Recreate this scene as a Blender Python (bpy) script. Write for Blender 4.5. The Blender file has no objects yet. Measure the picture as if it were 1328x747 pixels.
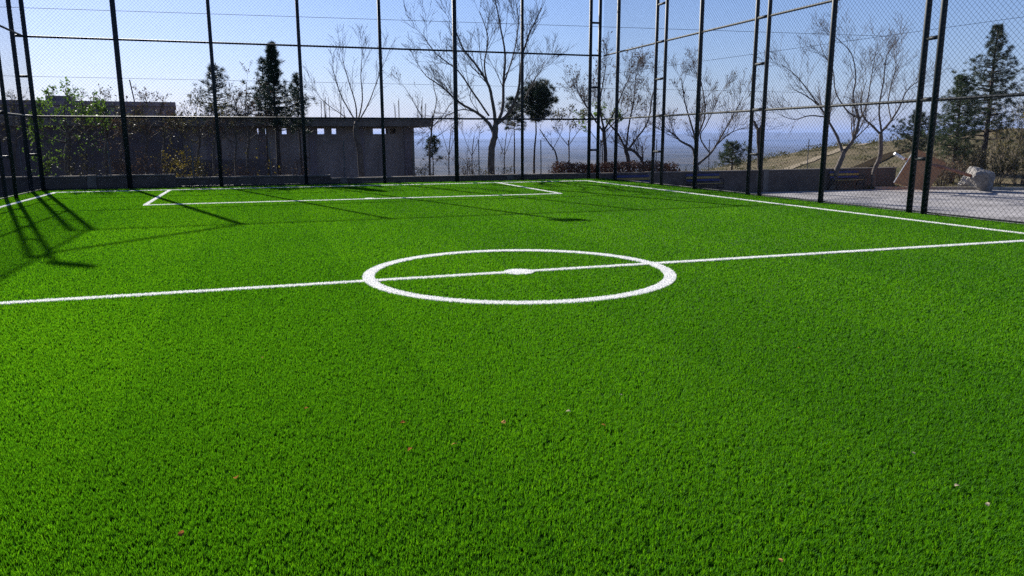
import bpy, math, random
import numpy as np
from mathutils import Vector, Matrix
R = math.radians
C = bpy.context.scene.collection
scene = bpy.context.scene

# ------------------------------------------------------------------ frames
H = 1.65                                   # eye height
F = 986.73; CX, CY = 664.0, 373.5           # focal length and centre in photo pixels
PITCH = 0.1929; ROLL = -0.0036
YAW = 0.3239; OX, OY = 0.0902, 9.4678       # pitch frame: centre spot, direction of the halfway line
YARD = -0.76

def L2W(u, v, z=0.0):
    return Vector((OX + u*math.cos(YAW) - v*math.sin(YAW), OY + u*math.sin(YAW) + v*math.cos(YAW), z))
def W2L(x, y):
    x = x-OX; y = y-OY
    return x*math.cos(YAW)+y*math.sin(YAW), -x*math.sin(YAW)+y*math.cos(YAW)
cp, sp = math.cos(PITCH), math.sin(PITCH)
FW = Vector((0, cp, -sp)); RT0 = Vector((1, 0, 0)); UP0 = Vector((0, sp, cp))
RT = RT0*math.cos(ROLL)+UP0*math.sin(ROLL); UP = -RT0*math.sin(ROLL)+UP0*math.cos(ROLL)
def ray(px, py):
    return RT*((px-CX)/F) + UP*((CY-py)/F) + FW
def at(px, py, Y):                          # world point seen at photo pixel at distance Y
    d = ray(px, py); return Vector((0, 0, H)) + d*(Y/d.y)
def on_ground(px, py, z=0.0):
    d = ray(px, py); return Vector((0, 0, H)) + d*((z-H)/d.z)

def u_at(px, v):   # pitch-frame u on line v for a photo column
    d = ray(px, 200); k_ = d.x/d.y
    # point (k y, y): v = -(ky-OX) s + (y-OY) c
    s_, c_ = math.sin(YAW), math.cos(YAW); y = (v+OY*c_-OX*s_)/(c_-k_*s_); return W2L(k_*y, y)[0]

# ------------------------------------------------------------------ materials
MATS = {}
def mat(name, col, col2=None, scale=5.0, rough=0.8, bump=0.0, bscale=None, metal=0.0, transl=0.0, detail=6.0, spec=0.3, stretch=None):
    if name in MATS: return MATS[name]
    m = bpy.data.materials.new(name); m.use_nodes = True
    nt = m.node_tree; n = nt.nodes; l = nt.links
    p = n['Principled BSDF']; out = n['Material Output']
    p.inputs['Roughness'].default_value = rough; p.inputs['Metallic'].default_value = metal
    p.inputs['Specular IOR Level'].default_value = spec
    geo = n.new('ShaderNodeNewGeometry'); vec = geo.outputs['Position']
    if stretch:
        mp = n.new('ShaderNodeMapping'); mp.inputs['Scale'].default_value = stretch
        l.new(vec, mp.inputs['Vector']); vec = mp.outputs['Vector']
    colout = None
    if col2 is None:
        p.inputs['Base Color'].default_value = (*col, 1)
    else:
        t = n.new('ShaderNodeTexNoise'); t.inputs['Scale'].default_value = scale; t.inputs['Detail'].default_value = detail
        t.inputs['Roughness'].default_value = 0.65
        l.new(vec, t.inputs['Vector'])
        r = n.new('ShaderNodeValToRGB'); r.color_ramp.elements[0].position = 0.32; r.color_ramp.elements[1].position = 0.68
        r.color_ramp.elements[0].color = (*col, 1); r.color_ramp.elements[1].color = (*col2, 1)
        l.new(t.outputs['Fac'], r.inputs['Fac']); l.new(r.outputs['Color'], p.inputs['Base Color']); colout = r.outputs['Color']
    if bump:
        t2 = n.new('ShaderNodeTexNoise'); t2.inputs['Scale'].default_value = bscale or scale*6; t2.inputs['Detail'].default_value = 8
        l.new(vec, t2.inputs['Vector'])
        b = n.new('ShaderNodeBump'); b.inputs['Strength'].default_value = bump; b.inputs['Distance'].default_value = 0.02
        l.new(t2.outputs['Fac'], b.inputs['Height']); l.new(b.outputs['Normal'], p.inputs['Normal'])
    if transl:
        tr = n.new('ShaderNodeBsdfTranslucent'); mx = n.new('ShaderNodeMixShader'); mx.inputs[0].default_value = transl
        if colout: l.new(colout, tr.inputs['Color'])
        else: tr.inputs['Color'].default_value = (*col, 1)
        l.new(p.outputs[0], mx.inputs[1]); l.new(tr.outputs[0], mx.inputs[2]); l.new(mx.outputs[0], out.inputs['Surface'])
    MATS[name] = m
    return m

M_STEEL = mat('painted steel', (0.006, 0.011, 0.013), (0.014, 0.021, 0.024), 9, rough=0.6, spec=0.3)
M_WIRE = mat('coated wire', (0.035, 0.037, 0.045), rough=1.0, spec=0.0)
M_BARK = mat('bark', (0.06, 0.048, 0.042), (0.17, 0.145, 0.125), 14, rough=0.9, bump=0.6, bscale=60, stretch=(1, 1, 0.3))
M_BARKD = mat('dark bark', (0.03, 0.024, 0.022), (0.085, 0.068, 0.058), 14, rough=0.9, bump=0.6, bscale=60, stretch=(1, 1, 0.3))
M_TWIG = mat('twig', (0.05, 0.038, 0.034), (0.12, 0.095, 0.085), 6, rough=0.9)
M_NEEDLE = mat('pine needles', (0.012, 0.028, 0.016), (0.045, 0.075, 0.035), 4.5, rough=0.55, transl=0.15)
M_NEEDLE2 = mat('green pine needles', (0.02, 0.045, 0.015), (0.065, 0.10, 0.035), 4.5, rough=0.55, transl=0.2)
M_LEAFG = mat('green leaves', (0.05, 0.12, 0.012), (0.16, 0.26, 0.03), 3, rough=0.5, transl=0.45)
M_LEAFY = mat('yellow leaves', (0.16, 0.13, 0.015), (0.33, 0.25, 0.03), 4, rough=0.6, transl=0.4)
M_LEAFO = mat('olive leaves', (0.05, 0.055, 0.018), (0.13, 0.115, 0.04), 4, rough=0.6, transl=0.3)
M_LEAFB = mat('dry brown leaves', (0.06, 0.038, 0.022), (0.16, 0.10, 0.055), 5, rough=0.8, transl=0.25)
M_LEAFR = mat('red brown leaves', (0.05, 0.022, 0.014), (0.13, 0.055, 0.032), 5, rough=0.8, transl=0.15)
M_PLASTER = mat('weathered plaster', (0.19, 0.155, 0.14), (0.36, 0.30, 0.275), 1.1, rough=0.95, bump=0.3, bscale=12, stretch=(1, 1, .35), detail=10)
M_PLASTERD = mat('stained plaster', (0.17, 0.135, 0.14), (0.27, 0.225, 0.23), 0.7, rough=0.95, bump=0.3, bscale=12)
M_CONC = mat('concrete', (0.13, 0.11, 0.095), (0.22, 0.19, 0.165), 2.2, rough=0.95, bump=0.4, bscale=25)
M_CONCL = mat('pale concrete', (0.30, 0.28, 0.24), (0.46, 0.43, 0.38), 5, rough=0.95, bump=0.6, bscale=30)
M_WALL = mat('low wall render', (0.075, 0.058, 0.05), (0.145, 0.115, 0.098), 1.6, rough=0.95, bump=0.5, bscale=18)
M_KERB = mat('kerb stone', (0.26, 0.24, 0.21), (0.40, 0.37, 0.33), 4, rough=0.9, bump=0.3)
M_RUST = mat('rusty brown board', (0.46, 0.18, 0.07), (0.60, 0.28, 0.12), 2.5, rough=0.8, bump=0.2)
M_RUSTD = mat('rusty pipe', (0.24, 0.10, 0.065), (0.36, 0.18, 0.12), 8, rough=0.8, bump=0.2)
M_WHITE = mat('white paint', (0.75, 0.74, 0.71), (0.82, 0.81, 0.79), 8, rough=0.6)
M_BYEL = mat('bench yellow paint', (0.26, 0.18, 0.04), (0.36, 0.26, 0.07), 9, rough=0.5)
M_BBLU = mat('bench blue paint', (0.015, 0.025, 0.12), (0.025, 0.045, 0.19), 9, rough=0.5)
M_IRON = mat('black cast iron', (0.012, 0.012, 0.014), (0.03, 0.03, 0.032), 20, rough=0.9, spec=0.1)
M_GALV = mat('galvanised post', (0.08, 0.08, 0.085), (0.16, 0.16, 0.165), 12, rough=0.6, metal=0.4)
M_LAMPG = mat('lamp glass', (0.5, 0.5, 0.5), rough=0.15, spec=0.6)
M_REBAR = mat('rebar', (0.05, 0.035, 0.03), rough=0.8)

# ------------------------------------------------------------------ mesh builder
class MB:
    def __init__(s): s.v = []; s.f = []
    def add(s, vs, fs):
        b = len(s.v); s.v.extend([tuple(x) for x in vs]); s.f.extend([tuple(i+b for i in f) for f in fs])
    def box(s, x0, x1, y0, y1, z0, z1, M=None):
        vs = [Vector(p) for p in ((x0,y0,z0),(x1,y0,z0),(x1,y1,z0),(x0,y1,z0),(x0,y0,z1),(x1,y0,z1),(x1,y1,z1),(x0,y1,z1))]
        if M is not None: vs = [M @ p for p in vs]
        s.add(vs, [(0,3,2,1),(4,5,6,7),(0,1,5,4),(1,2,6,5),(2,3,7,6),(3,0,4,7)])
    def tube(s, pts, rad, n=6, cap=True):
        pts = [Vector(p) for p in pts]; k = len(pts)
        if isinstance(rad, (int, float)): rad = [rad]*k
        prev = None; rings = []
        for i in range(k):
            t = (pts[min(i+1, k-1)]-pts[max(i-1, 0)])
            if t.length < 1e-9: t = Vector((0, 0, 1))
            t.normalize()
            if prev is None:
                a = Vector((1, 0, 0)) if abs(t.x) < 0.8 else Vector((0, 1, 0))
                prev = (a - t*a.dot(t)).normalized()
            else:
                prev = (prev - t*prev.dot(t))
                prev = prev.normalized() if prev.length > 1e-6 else t.orthogonal().normalized()
            b = t.cross(prev)
            rings.append([pts[i] + (prev*math.cos(2*math.pi*j/n) + b*math.sin(2*math.pi*j/n))*rad[i] for j in range(n)])
        vs = [p for r in rings for p in r]; fs = []
        for i in range(k-1):
            for j in range(n):
                a, b2 = i*n+j, i*n+(j+1) % n
                fs.append((a, b2, b2+n, a+n))
        if cap: fs.append(tuple(range(n))[::-1]); fs.append(tuple((k-1)*n+j for j in range(n)))
        s.add(vs, fs)
    def build(s, name, m, parent=None, smooth=False, bevel=0.0):
        me = bpy.data.meshes.new(name); me.from_pydata(s.v, [], s.f); me.update()
        return link(name, me, m, parent, smooth, bevel)

def link(name, me, m, parent=None, smooth=False, bevel=0.0):
    if m is not None: me.materials.append(m)
    if smooth: me.polygons.foreach_set('use_smooth', [True]*len(me.polygons))
    o = bpy.data.objects.new(name, me); C.objects.link(o)
    if parent is not None: o.parent = parent
    if bevel:
        b = o.modifiers.new('bevel', 'BEVEL'); b.width = bevel; b.segments = 2; b.limit_method = 'ANGLE'
    return o
def np_mesh(name, V, faces_list):
    """V (n,3) array; faces_list = list of int arrays (k, m)"""
    me = bpy.data.meshes.new(name)
    me.vertices.add(len(V)); me.vertices.foreach_set('co', np.ascontiguousarray(V, dtype=np.float32).ravel())
    loops = np.concatenate([f.ravel() for f in faces_list]).astype(np.int32)
    tot = np.concatenate([np.full(len(f), f.shape[1], dtype=np.int32) for f in faces_list])
    start = np.concatenate([[0], np.cumsum(tot)[:-1]]).astype(np.int32)
    me.loops.add(len(loops)); me.loops.foreach_set('vertex_index', loops)
    me.polygons.add(len(tot)); me.polygons.foreach_set('loop_start', start)
    try: me.polygons.foreach_set('loop_total', tot)
    except Exception: pass
    me.update(calc_edges=True)
    return me
def tag(o, label=None, cat=None, group=None, kind=None):
    if label: o['label'] = label
    if cat: o['category'] = cat
    if group: o['group'] = group
    if kind: o['kind'] = kind
    return o
def empty(name, loc=(0, 0, 0), rz=0.0):
    o = bpy.data.objects.new(name, None); C.objects.link(o); o.location = loc; o.rotation_euler = (0, 0, rz)
    o.empty_display_size = 0.3
    return o
def pitch_empty(name, u=0, v=0, z=0):
    return empty(name, L2W(u, v, z), YAW)

# ------------------------------------------------------------------ camera
cam = bpy.data.cameras.new('camera'); co = bpy.data.objects.new('camera', cam); C.objects.link(co)
Rm = Matrix((RT, UP, -FW)).transposed().to_4x4(); Rm.translation = Vector((0, 0, H)); co.matrix_world = Rm
cam.sensor_width = 36.0; cam.lens = F/1328*36; cam.clip_start = 0.05; cam.clip_end = 200000
scene.camera = co

# ------------------------------------------------------------------ sky and sun
SUN_AZ, SUN_EL = R(-34.3), R(28.1)
w = bpy.data.worlds.new('World'); scene.world = w; w.use_nodes = True
nt = w.node_tree; bg = nt.nodes['Background']
sky = nt.nodes.new('ShaderNodeTexSky'); sky.sky_type = 'NISHITA'; sky.sun_disc = False
sky.sun_elevation = SUN_EL; sky.sun_rotation = SUN_AZ
sky.altitude = 900; sky.air_density = 1.25; sky.dust_density = 0.55; sky.ozone_density = 6.0
tint = nt.nodes.new('ShaderNodeMix'); tint.data_type = 'RGBA'; tint.blend_type = 'MULTIPLY'; tint.inputs[0].default_value = 1
tint.inputs[7].default_value = (0.98, 0.90, 1.06, 1)
nt.links.new(sky.outputs[0], tint.inputs[6]); nt.links.new(tint.outputs[2], bg.inputs[0]); bg.inputs[1].default_value = 0.057
sl = bpy.data.lights.new('sun', 'SUN'); sl.energy = 5.0; sl.angle = R(0.55); sl.color = (1.0, 0.95, 0.86)
so = bpy.data.objects.new('sun', sl); C.objects.link(so)
sd = Vector((math.sin(SUN_AZ)*math.cos(SUN_EL), math.cos(SUN_AZ)*math.cos(SUN_EL), math.sin(SUN_EL)))
so.rotation_euler = sd.to_track_quat('Z', 'Y').to_euler(); so.location = sd*60
scene.view_settings.view_transform = 'Standard'; scene.view_settings.look = 'None'
scene.view_settings.exposure = 1.05; scene.view_settings.gamma = 1.0

# ------------------------------------------------------------------ terrain
PLAIN = -150.0
AZT = [-180, -60, -14, -9, -4, 4, 9, 12.6, 15.6, 18.8, 20.7, 23.8, 26.2, 28.5, 33, 60, 100, 180]
RZT = [-1.5, -1.5, -1.5, -2.6, -6, -6.2, -4.2, -2.1, -0.9, -0.2, 0.44, 1.16, 1.41, 1.75, 2.4, 3.0, -1, -1.5]
def fbm(x, y, seed=0):
    v = 0
    for k, (fr, a) in enumerate(((1, 1), (2.1, .5), (4.3, .25), (9.1, .12))):
        v = v + a*np.sin(x*fr*1.3+seed*1.7+k*2.1+1.7*np.sin(y*fr*0.9+k))*np.cos(y*fr*1.1-seed+k*1.3+1.3*np.sin(x*fr*0.7+2*k))
    return v
def gz(x, y):
    x = np.asarray(x, float); y = np.asarray(y, float)
    r = np.hypot(x, y); az = np.degrees(np.arctan2(x, y))
    rid = np.interp(az, AZT, RZT)
    t = np.clip((r-41)/(80-41), 0, 1); t = t*t*(3-2*t)
    near = YARD-0.05 + (rid-(YARD-0.05))*t + 0.10*fbm(x*0.35, y*0.35)*t
    far = rid - 0.085*(r-80) + 0.6*fbm(x*0.02, y*0.02)*np.clip((r-80)/100, 0, 4)
    z = np.where(r < 80, near, far)
    pl = PLAIN + np.clip((r-3000)/5000, 0, 1)*7*fbm(x*0.0012, y*0.0012, 3)
    return np.maximum(z, pl)
rs = np.concatenate([np.linspace(0, 40, 12), np.linspace(41.5, 110, 60), np.geomspace(113, 45000, 150)])
azs = np.radians(np.concatenate([np.arange(-180, -50, 4), np.arange(-50, 50, 0.5), np.arange(50, 180, 4)]))
RR, AA = np.meshgrid(rs, azs, indexing='ij'); X = RR*np.sin(AA); Y = RR*np.cos(AA); Z = gz(X, Y)
V = np.stack([X, Y, Z], -1).reshape(-1, 3); na = len(azs)
i, j = np.meshgrid(np.arange(len(rs)-1), np.arange(na), indexing='ij'); j2 = (j+1) % na
Fq = np.stack([i*na+j, i*na+j2, (i+1)*na+j2, (i+1)*na+j], -1).reshape(-1, 4)
mg = bpy.data.materials.new('terrain'); mg.use_nodes = True
n = mg.node_tree.nodes; l = mg.node_tree.links; p = n['Principled BSDF']; p.inputs['Roughness'].default_value = 1; p.inputs['Specular IOR Level'].default_value = 0.05
geo = n.new('ShaderNodeNewGeometry')
def noise(sc, det=8, ro=0.6, vec=None):
    t = n.new('ShaderNodeTexNoise'); t.inputs['Scale'].default_value = sc; t.inputs['Detail'].default_value = det; t.inputs['Roughness'].default_value = ro
    l.new(vec or geo.outputs['Position'], t.inputs['Vector']); return t.outputs['Fac']
def ramp(fac, stops):
    r = n.new('ShaderNodeValToRGB'); cr = r.color_ramp
    cr.elements[0].position = stops[0][0]; cr.elements[0].color = (*stops[0][1], 1)
    cr.elements[1].position = stops[-1][0]; cr.elements[1].color = (*stops[-1][1], 1)
    for pos, c in stops[1:-1]:
        e = cr.elements.new(pos); e.color = (*c, 1)
    l.new(fac, r.inputs[0]); return r.outputs[0]
nearc = ramp(noise(0.35), [(0.3, (0.075, 0.075, 0.035)), (0.5, (0.14, 0.115, 0.07)), (0.7, (0.21, 0.165, 0.11))])
fine = ramp(noise(7.0), [(0.35, (0.35, 0.37, 0.33)), (0.6, (1, 1, 1))])
mm = n.new('ShaderNodeMix'); mm.data_type = 'RGBA'; mm.blend_type = 'MULTIPLY'; mm.inputs[0].default_value = 0.8
l.new(nearc, mm.inputs[6]); l.new(fine, mm.inputs[7])
farc = ramp(noise(0.0021, 10, 0.7), [(0.36, (0.012, 0.016, 0.012)), (0.5, (0.045, 0.042, 0.03)), (0.66, (0.11, 0.09, 0.06))])
sx = n.new('ShaderNodeSeparateXYZ'); l.new(geo.outputs['Position'], sx.inputs[0])
mr = n.new('ShaderNodeMapRange'); mr.inputs[1].default_value = -8; mr.inputs[2].default_value = -40; l.new(sx.outputs[2], mr.inputs[0])
mx = n.new('ShaderNodeMix'); mx.data_type = 'RGBA'; l.new(mr.outputs[0], mx.inputs[0]); l.new(mm.outputs[2], mx.inputs[6]); l.new(farc, mx.inputs[7])
l.new(mx.outputs[2], p.inputs['Base Color'])
bp = n.new('ShaderNodeBump'); bp.inputs['Strength'].default_value = 0.7; bp.inputs['Distance'].default_value = 0.12; l.new(noise(4.0), bp.inputs['Height']); l.new(bp.outputs[0], p.inputs['Normal'])
g = link('ground', np_mesh('ground', V, [Fq]), mg, smooth=True); tag(g, kind='structure')

# far mountains along the right of the horizon
rng = np.random.default_rng(5)
def mountains(name, dist, a0, a1, hfun, depth, seed):
    aa = np.radians(np.linspace(a0, a1, 160)); pr = np.linspace(-1, 1, 13)
    Vv = []
    for b in pr:
        for a in aa:
            rr = dist + b*depth
            hh = hfun(math.degrees(a))*(1-abs(b)**1.3) + 18*float(fbm(math.degrees(a)*0.9, b*2.0, seed))*(1-abs(b))
            Vv.append((rr*math.sin(a), rr*math.cos(a), PLAIN-5 + max(hh, 0)))
    q = len(aa); ii, jj = np.meshgrid(np.arange(12), np.arange(q-1), indexing='ij')
    ff = np.stack([ii*q+jj, ii*q+jj+1, (ii+1)*q+jj+1, (ii+1)*q+jj], -1).reshape(-1, 4)
    o = link(name, np_mesh(name, np.array(Vv), [ff]), mg, smooth=True); tag(o, kind='structure')
mountains('hills', 26000, -60, 60, lambda a: np.interp(a, [-60, -30, -6, 3, 9, 14, 19, 25, 33, 60], [60, 110, 175, 190, 290, 350, 340, 330, 260, 120]), 4000, 2)

# ------------------------------------------------------------------ haze
hz = MB(); hz.box(-60000, 60000, -60000, 60000, PLAIN-12, 380)
mh = bpy.data.materials.new('haze air'); mh.use_nodes = True
hn = mh.node_tree.nodes; hn.remove(hn['Principled BSDF'])
pv = hn.new('ShaderNodeVolumePrincipled'); pv.inputs['Density'].default_value = 4.6e-5
pv.inputs['Color'].default_value = (0.37, 0.53, 0.95, 1); pv.inputs['Anisotropy'].default_value = 0.1
mh.node_tree.links.new(pv.outputs[0], hn['Material Output'].inputs['Volume'])
ho = hz.build('haze', mh); tag(ho, kind='stuff')

# ------------------------------------------------------------------ turf
U0, U1, V0, V1 = -10.25, 11.0, -22.0, 20.8
PE = pitch_empty
t = MB(); t.box(U0, U1, V0, V1, YARD-0.05, 0.0)
mt = bpy.data.materials.new('turf backing'); mt.use_nodes = True
n = mt.node_tree.nodes; l = mt.node_tree.links; p = n['Principled BSDF']; p.inputs['Roughness'].default_value = 1.0; p.inputs['Specular IOR Level'].default_value = 0.0
geo = n.new('ShaderNodeNewGeometry')
c = ramp(noise(160, 4), [(0.35, (0.007, 0.034, 0.004)), (0.65, (0.018, 0.085, 0.005))])
l.new(c, p.inputs['Base Color'])
bp = n.new('ShaderNodeBump'); bp.inputs['Strength'].default_value = 1; bp.inputs['Distance'].default_value = 0.02; l.new(noise(140, 3), bp.inputs['Height']); l.new(bp.outputs[0], p.inputs['Normal'])
turf = t.build('turf', mt); turf.location = L2W(0, 0); turf.rotation_euler.z = YAW; tag(turf, kind='structure')

# marking geometry in the pitch frame
LW = 0.052  # half width of straight lines
RC = 1.87
BX, BD = 5.82, 12.87
TL, TRr, GL = -9.24, 9.56, 19.35
def band(a, b, half=LW): return np.abs(a-b) < half
lines = {}
def classify(u, v):
    """index of the marking each point lies on, -1 for green"""
    k = np.full(u.shape, -1, dtype=np.int8)
    inb = (u > TL-LW) & (u < TRr+LW) & (np.abs(v) < GL+LW)
    k[inb & band(np.abs(v), GL)] = 2
    k[inb & band(u, TL)] = 1
    k[inb & band(u, TRr)] = 6
    k[(np.abs(u) < BX+LW) & (v > 0) & (v < GL-LW) & (band(v, BD) | (band(np.abs(u), BX) & (v > BD)))] = 3
    k[inb & band(v, 0) & (u > TL+LW) & (u < TRr-LW)] = 0
    r = np.hypot(u, v)
    k[np.abs(r-RC) < 0.072] = 4
    k[r < 0.19] = 5
    k[np.hypot(u-0.0, v-BD-0.16) < 0.13] = 7
    return k
LNAMES = ['halfway_line', 'touch_line', 'goal_line', 'penalty_box_line', 'centre_circle', 'centre_spot', 'touch_line', 'penalty_spot']

def blade_mat(name, stops, tr, rough=0.45, tcol=(1, 1, 1)):
    m = bpy.data.materials.new(name); m.use_nodes = True
    n = m.node_tree.nodes; l = m.node_tree.links; p = n['Principled BSDF']; p.inputs['Roughness'].default_value = rough
    p.inputs['Specular IOR Level'].default_value = 0.12
    at_ = n.new('ShaderNodeAttribute'); at_.attribute_name = 'tone'
    r = n.new('ShaderNodeValToRGB'); cr = r.color_ramp
    cr.elements[0].position = stops[0][0]; cr.elements[0].color = (*stops[0][1], 1)
    cr.elements[1].position = stops[-1][0]; cr.elements[1].color = (*stops[-1][1], 1)
    for pos, cc in stops[1:-1]:
        e = cr.elements.new(pos); e.color = (*cc, 1)
    l.new(at_.outputs['Fac'], r.inputs[0]); l.new(r.outputs[0], p.inputs['Base Color'])
    t_ = n.new('ShaderNodeBsdfTranslucent'); tm = n.new('ShaderNodeMix'); tm.data_type = 'RGBA'; tm.blend_type = 'MULTIPLY'; tm.inputs[0].default_value = 1; tm.inputs[7].default_value = (*tcol, 1)
    l.new(r.outputs[0], tm.inputs[6]); l.new(tm.outputs[2], t_.inputs['Color'])
    mx = n.new('ShaderNodeMixShader'); mx.inputs[0].default_value = tr
    l.new(p.outputs[0], mx.inputs[1]); l.new(t_.outputs[0], mx.inputs[2]); l.new(mx.outputs[0], n['Material Output'].inputs['Surface'])
    return m
M_BLADE = blade_mat('turf blades', [(0, (0.015, 0.072, 0.003)), (0.5, (0.042, 0.170, 0.004)), (1, (0.106, 0.300, 0.006))], 0.5, 0.6, (1.8, 1.5, 0.9))
M_WBLADE = blade_mat('white turf blades', [(0, (0.80, 0.80, 0.79)), (1, (0.88, 0.88, 0.87))], 0.42)

def make_blades(seed, nt_, d0, d1, power, per, hscale, wbase, wpow, azr=46, fin=None, fout=None):
    """tufts of blades: nt_ tufts in the wedge with density ~ d^-power"""
    g_ = np.random.default_rng(seed)
    e = 2-power; q = g_.random(nt_)
    d = (d0**e + q*(d1**e-d0**e))**(1/e) if abs(e) > 1e-6 else d0*(d1/d0)**q
    keep = np.ones(nt_, bool)
    if fin: keep &= g_.random(nt_) < np.clip((d-fin[0])/(fin[1]-fin[0]), 0, 1)
    if fout: keep &= g_.random(nt_) > np.clip((d-fout[0])/(fout[1]-fout[0]), 0, 1)
    d = d[keep]; nt_ = len(d)
    az = np.radians(g_.uniform(-azr, azr, nt_)); x = d*np.sin(az); y = d*np.cos(az)
    tone = g_.random(nt_)*0.4
    hh = g_.uniform(0.75, 1.15, nt_)
    x = np.repeat(x, per); y = np.repeat(y, per); d = np.repeat(d, per)
    tone = np.repeat(tone, per) + g_.random(nt_*per)*0.4
    hh = np.repeat(hh, per)*g_.uniform(0.7, 1.1, nt_*per)
    sca = np.maximum(d/wbase, 1)**wpow
    phi = g_.uniform(0, 2*math.pi, nt_*per); rad = 0.0035*np.sqrt(g_.random(nt_*per))*sca
    x = x+rad*np.cos(phi); y = y+rad*np.sin(phi)
    u, v = W2L(x, y)
    ok = (u > U0+0.02) & (u < U1-0.02) & (v < V1-0.02) & (v > V0)
    x, y, d, tone, hh, sca, phi, u, v = [a[ok] for a in (x, y, d, tone, hh, sca, phi, u, v)]
    N = len(x)
    lean = g_.uniform(0.05, 0.62, N)*(1+0.3*np.clip((d-6)/6, 0, 1))
    psi = phi + g_.normal(0, 0.7, N)
    h = 0.027*hscale*hh
    bend = h*lean
    # slight nap of the pile toward the camera side
    nx, ny = 0.003, -0.004
    tone = np.clip(tone + 0.10 + 0.05*fbm(u*0.5, v*0.4, 2) + 0.04*np.where(np.floor((u+20)/2.0) % 2 > 0, 1, -1), 0, 1)  # alternate turf rolls: pile sheen bands put into the blade tone
    wd = 0.0013*sca*(1+0.25*np.clip((d-6)/6, 0, 1))*g_.uniform(0.7, 1.3, N)
    th = psi+math.pi/2+g_.normal(0, .5, N); wx, wy = np.cos(th)*wd, np.sin(th)*wd
    bx, by = np.cos(psi)*bend, np.sin(psi)*bend
    return x, y, h, bx+nx, by+ny, wx, wy, tone, u, v, d

def pack(sets):
    """sets of blade arrays -> verts, tone, quads, tris"""
    Vs, Ts, Q, T = [], [], [], []; base = 0
    for (x, y, h, bx, by, wx, wy, tone, two) in sets:
        N = len(x)
        if N == 0: continue
        z0 = np.zeros(N)
        if two:
            P = np.stack([np.stack([x-wx, y-wy, z0], 1), np.stack([x+wx, y+wy, z0], 1),
                          np.stack([x+wx*.85+bx*.38, y+wy*.85+by*.38, h*.6], 1), np.stack([x-wx*.85+bx*.38, y-wy*.85+by*.38, h*.6], 1),
                          np.stack([x+bx, y+by, h], 1)], 1)
            Vs.append(P.reshape(-1, 3)); Ts.append(np.repeat(tone, 5)); k = base + np.arange(N)*5
            Q.append(np.stack([k, k+1, k+2, k+3], 1)); T.append(np.stack([k+3, k+2, k+4], 1)); base += N*5
        else:
            P = np.stack([np.stack([x-wx, y-wy, z0], 1), np.stack([x+wx, y+wy, z0], 1), np.stack([x+bx, y+by, h], 1)], 1)
            Vs.append(P.reshape(-1, 3)); Ts.append(np.repeat(tone, 3)); k = base + np.arange(N)*3
            T.append(np.stack([k, k+1, k+2], 1)); base += N*3
    return np.concatenate(Vs), np.concatenate(Ts), (np.concatenate(Q) if Q else None), np.concatenate(T)
def blades_object(name, sets, m, extra=None):
    Vv, Tt, Qq, Tr = pack(sets)
    fl = [f for f in (Qq, Tr) if f is not None]
    if extra is not None:                       # flat backing strip under the blades
        ev, ef = extra; b = len(Vv); Vv = np.concatenate([Vv, np.array(ev)]); Tt = np.concatenate([Tt, np.full(len(ev), 0.4)])
        fl.append(np.array(ef)+b)
    me = np_mesh(name, Vv, fl)
    a = me.attributes.new('tone', 'FLOAT', 'POINT'); a.data.foreach_set('value', Tt.astype(np.float32))
    return link(name, me, m)

near = make_blades(1, 150000, 1.2, 4.5, 0.0, 4, 1.0, 4.5, 0)
mid = make_blades(2, 385000, 4.5, 11.5, 1.7, 3, 0.94, 4.5, 0.85, fout=(7.0, 11.5))
farb = make_blades(3, 1520000, 7.0, 36.0, 1.7, 1, 0.85, 4.5, 0.85, fin=(7.0, 11.5))
greens = []; whites = {k: [] for k in range(8)}
for S, two in ((near, True), (mid, True), (farb, False)):
    u, v = S[8], S[9]; k = classify(u, v)
    pick = lambda m: tuple(a[m] for a in S[:8]) + (two,)
    greens.append(pick(k < 0))
    for q in range(8): whites[q].append(pick(k == q))
# extra blades so that the white lines are as dense as the pile around them
def line_pts(k, dens, g_):
    segs = {0: [((TL, 0), (TRr, 0))], 1: [((TL, -GL), (TL, GL))], 6: [((TRr, -GL), (TRr, GL))], 2: [((TL, GL), (TRr, GL))],
            3: [((-BX, BD), (BX, BD)), ((-BX, BD), (-BX, GL)), ((BX, BD), (BX, GL))]}
    out = []
    if k in segs:
        for (a, b) in segs[k]:
            a = np.array(a, float); b = np.array(b, float); Ls = np.linalg.norm(b-a); N = int(Ls*dens)
            tt = g_.random(N)[:, None]; nn = np.array([-(b-a)[1], (b-a)[0]])/Ls
            out.append(a+(b-a)*tt + nn*g_.uniform(-LW, LW, N)[:, None])
    elif k == 4:
        N = int(2*math.pi*RC*dens*1.4); ph = g_.uniform(0, 2*math.pi, N); rr = RC+g_.uniform(-.072, .072, N)
        out.append(np.stack([rr*np.cos(ph), rr*np.sin(ph)], 1))
    else:
        cc, r0 = ((0, 0), 0.19) if k == 5 else ((0, BD+0.16), 0.13)
        N = int(dens*0.9); ph = g_.uniform(0, 2*math.pi, N); rr = r0*np.sqrt(g_.random(N))
        out.append(np.stack([cc[0]+rr*np.cos(ph), cc[1]+rr*np.sin(ph)], 1))
    return np.concatenate(out)
g_ = np.random.default_rng(9)
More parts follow.
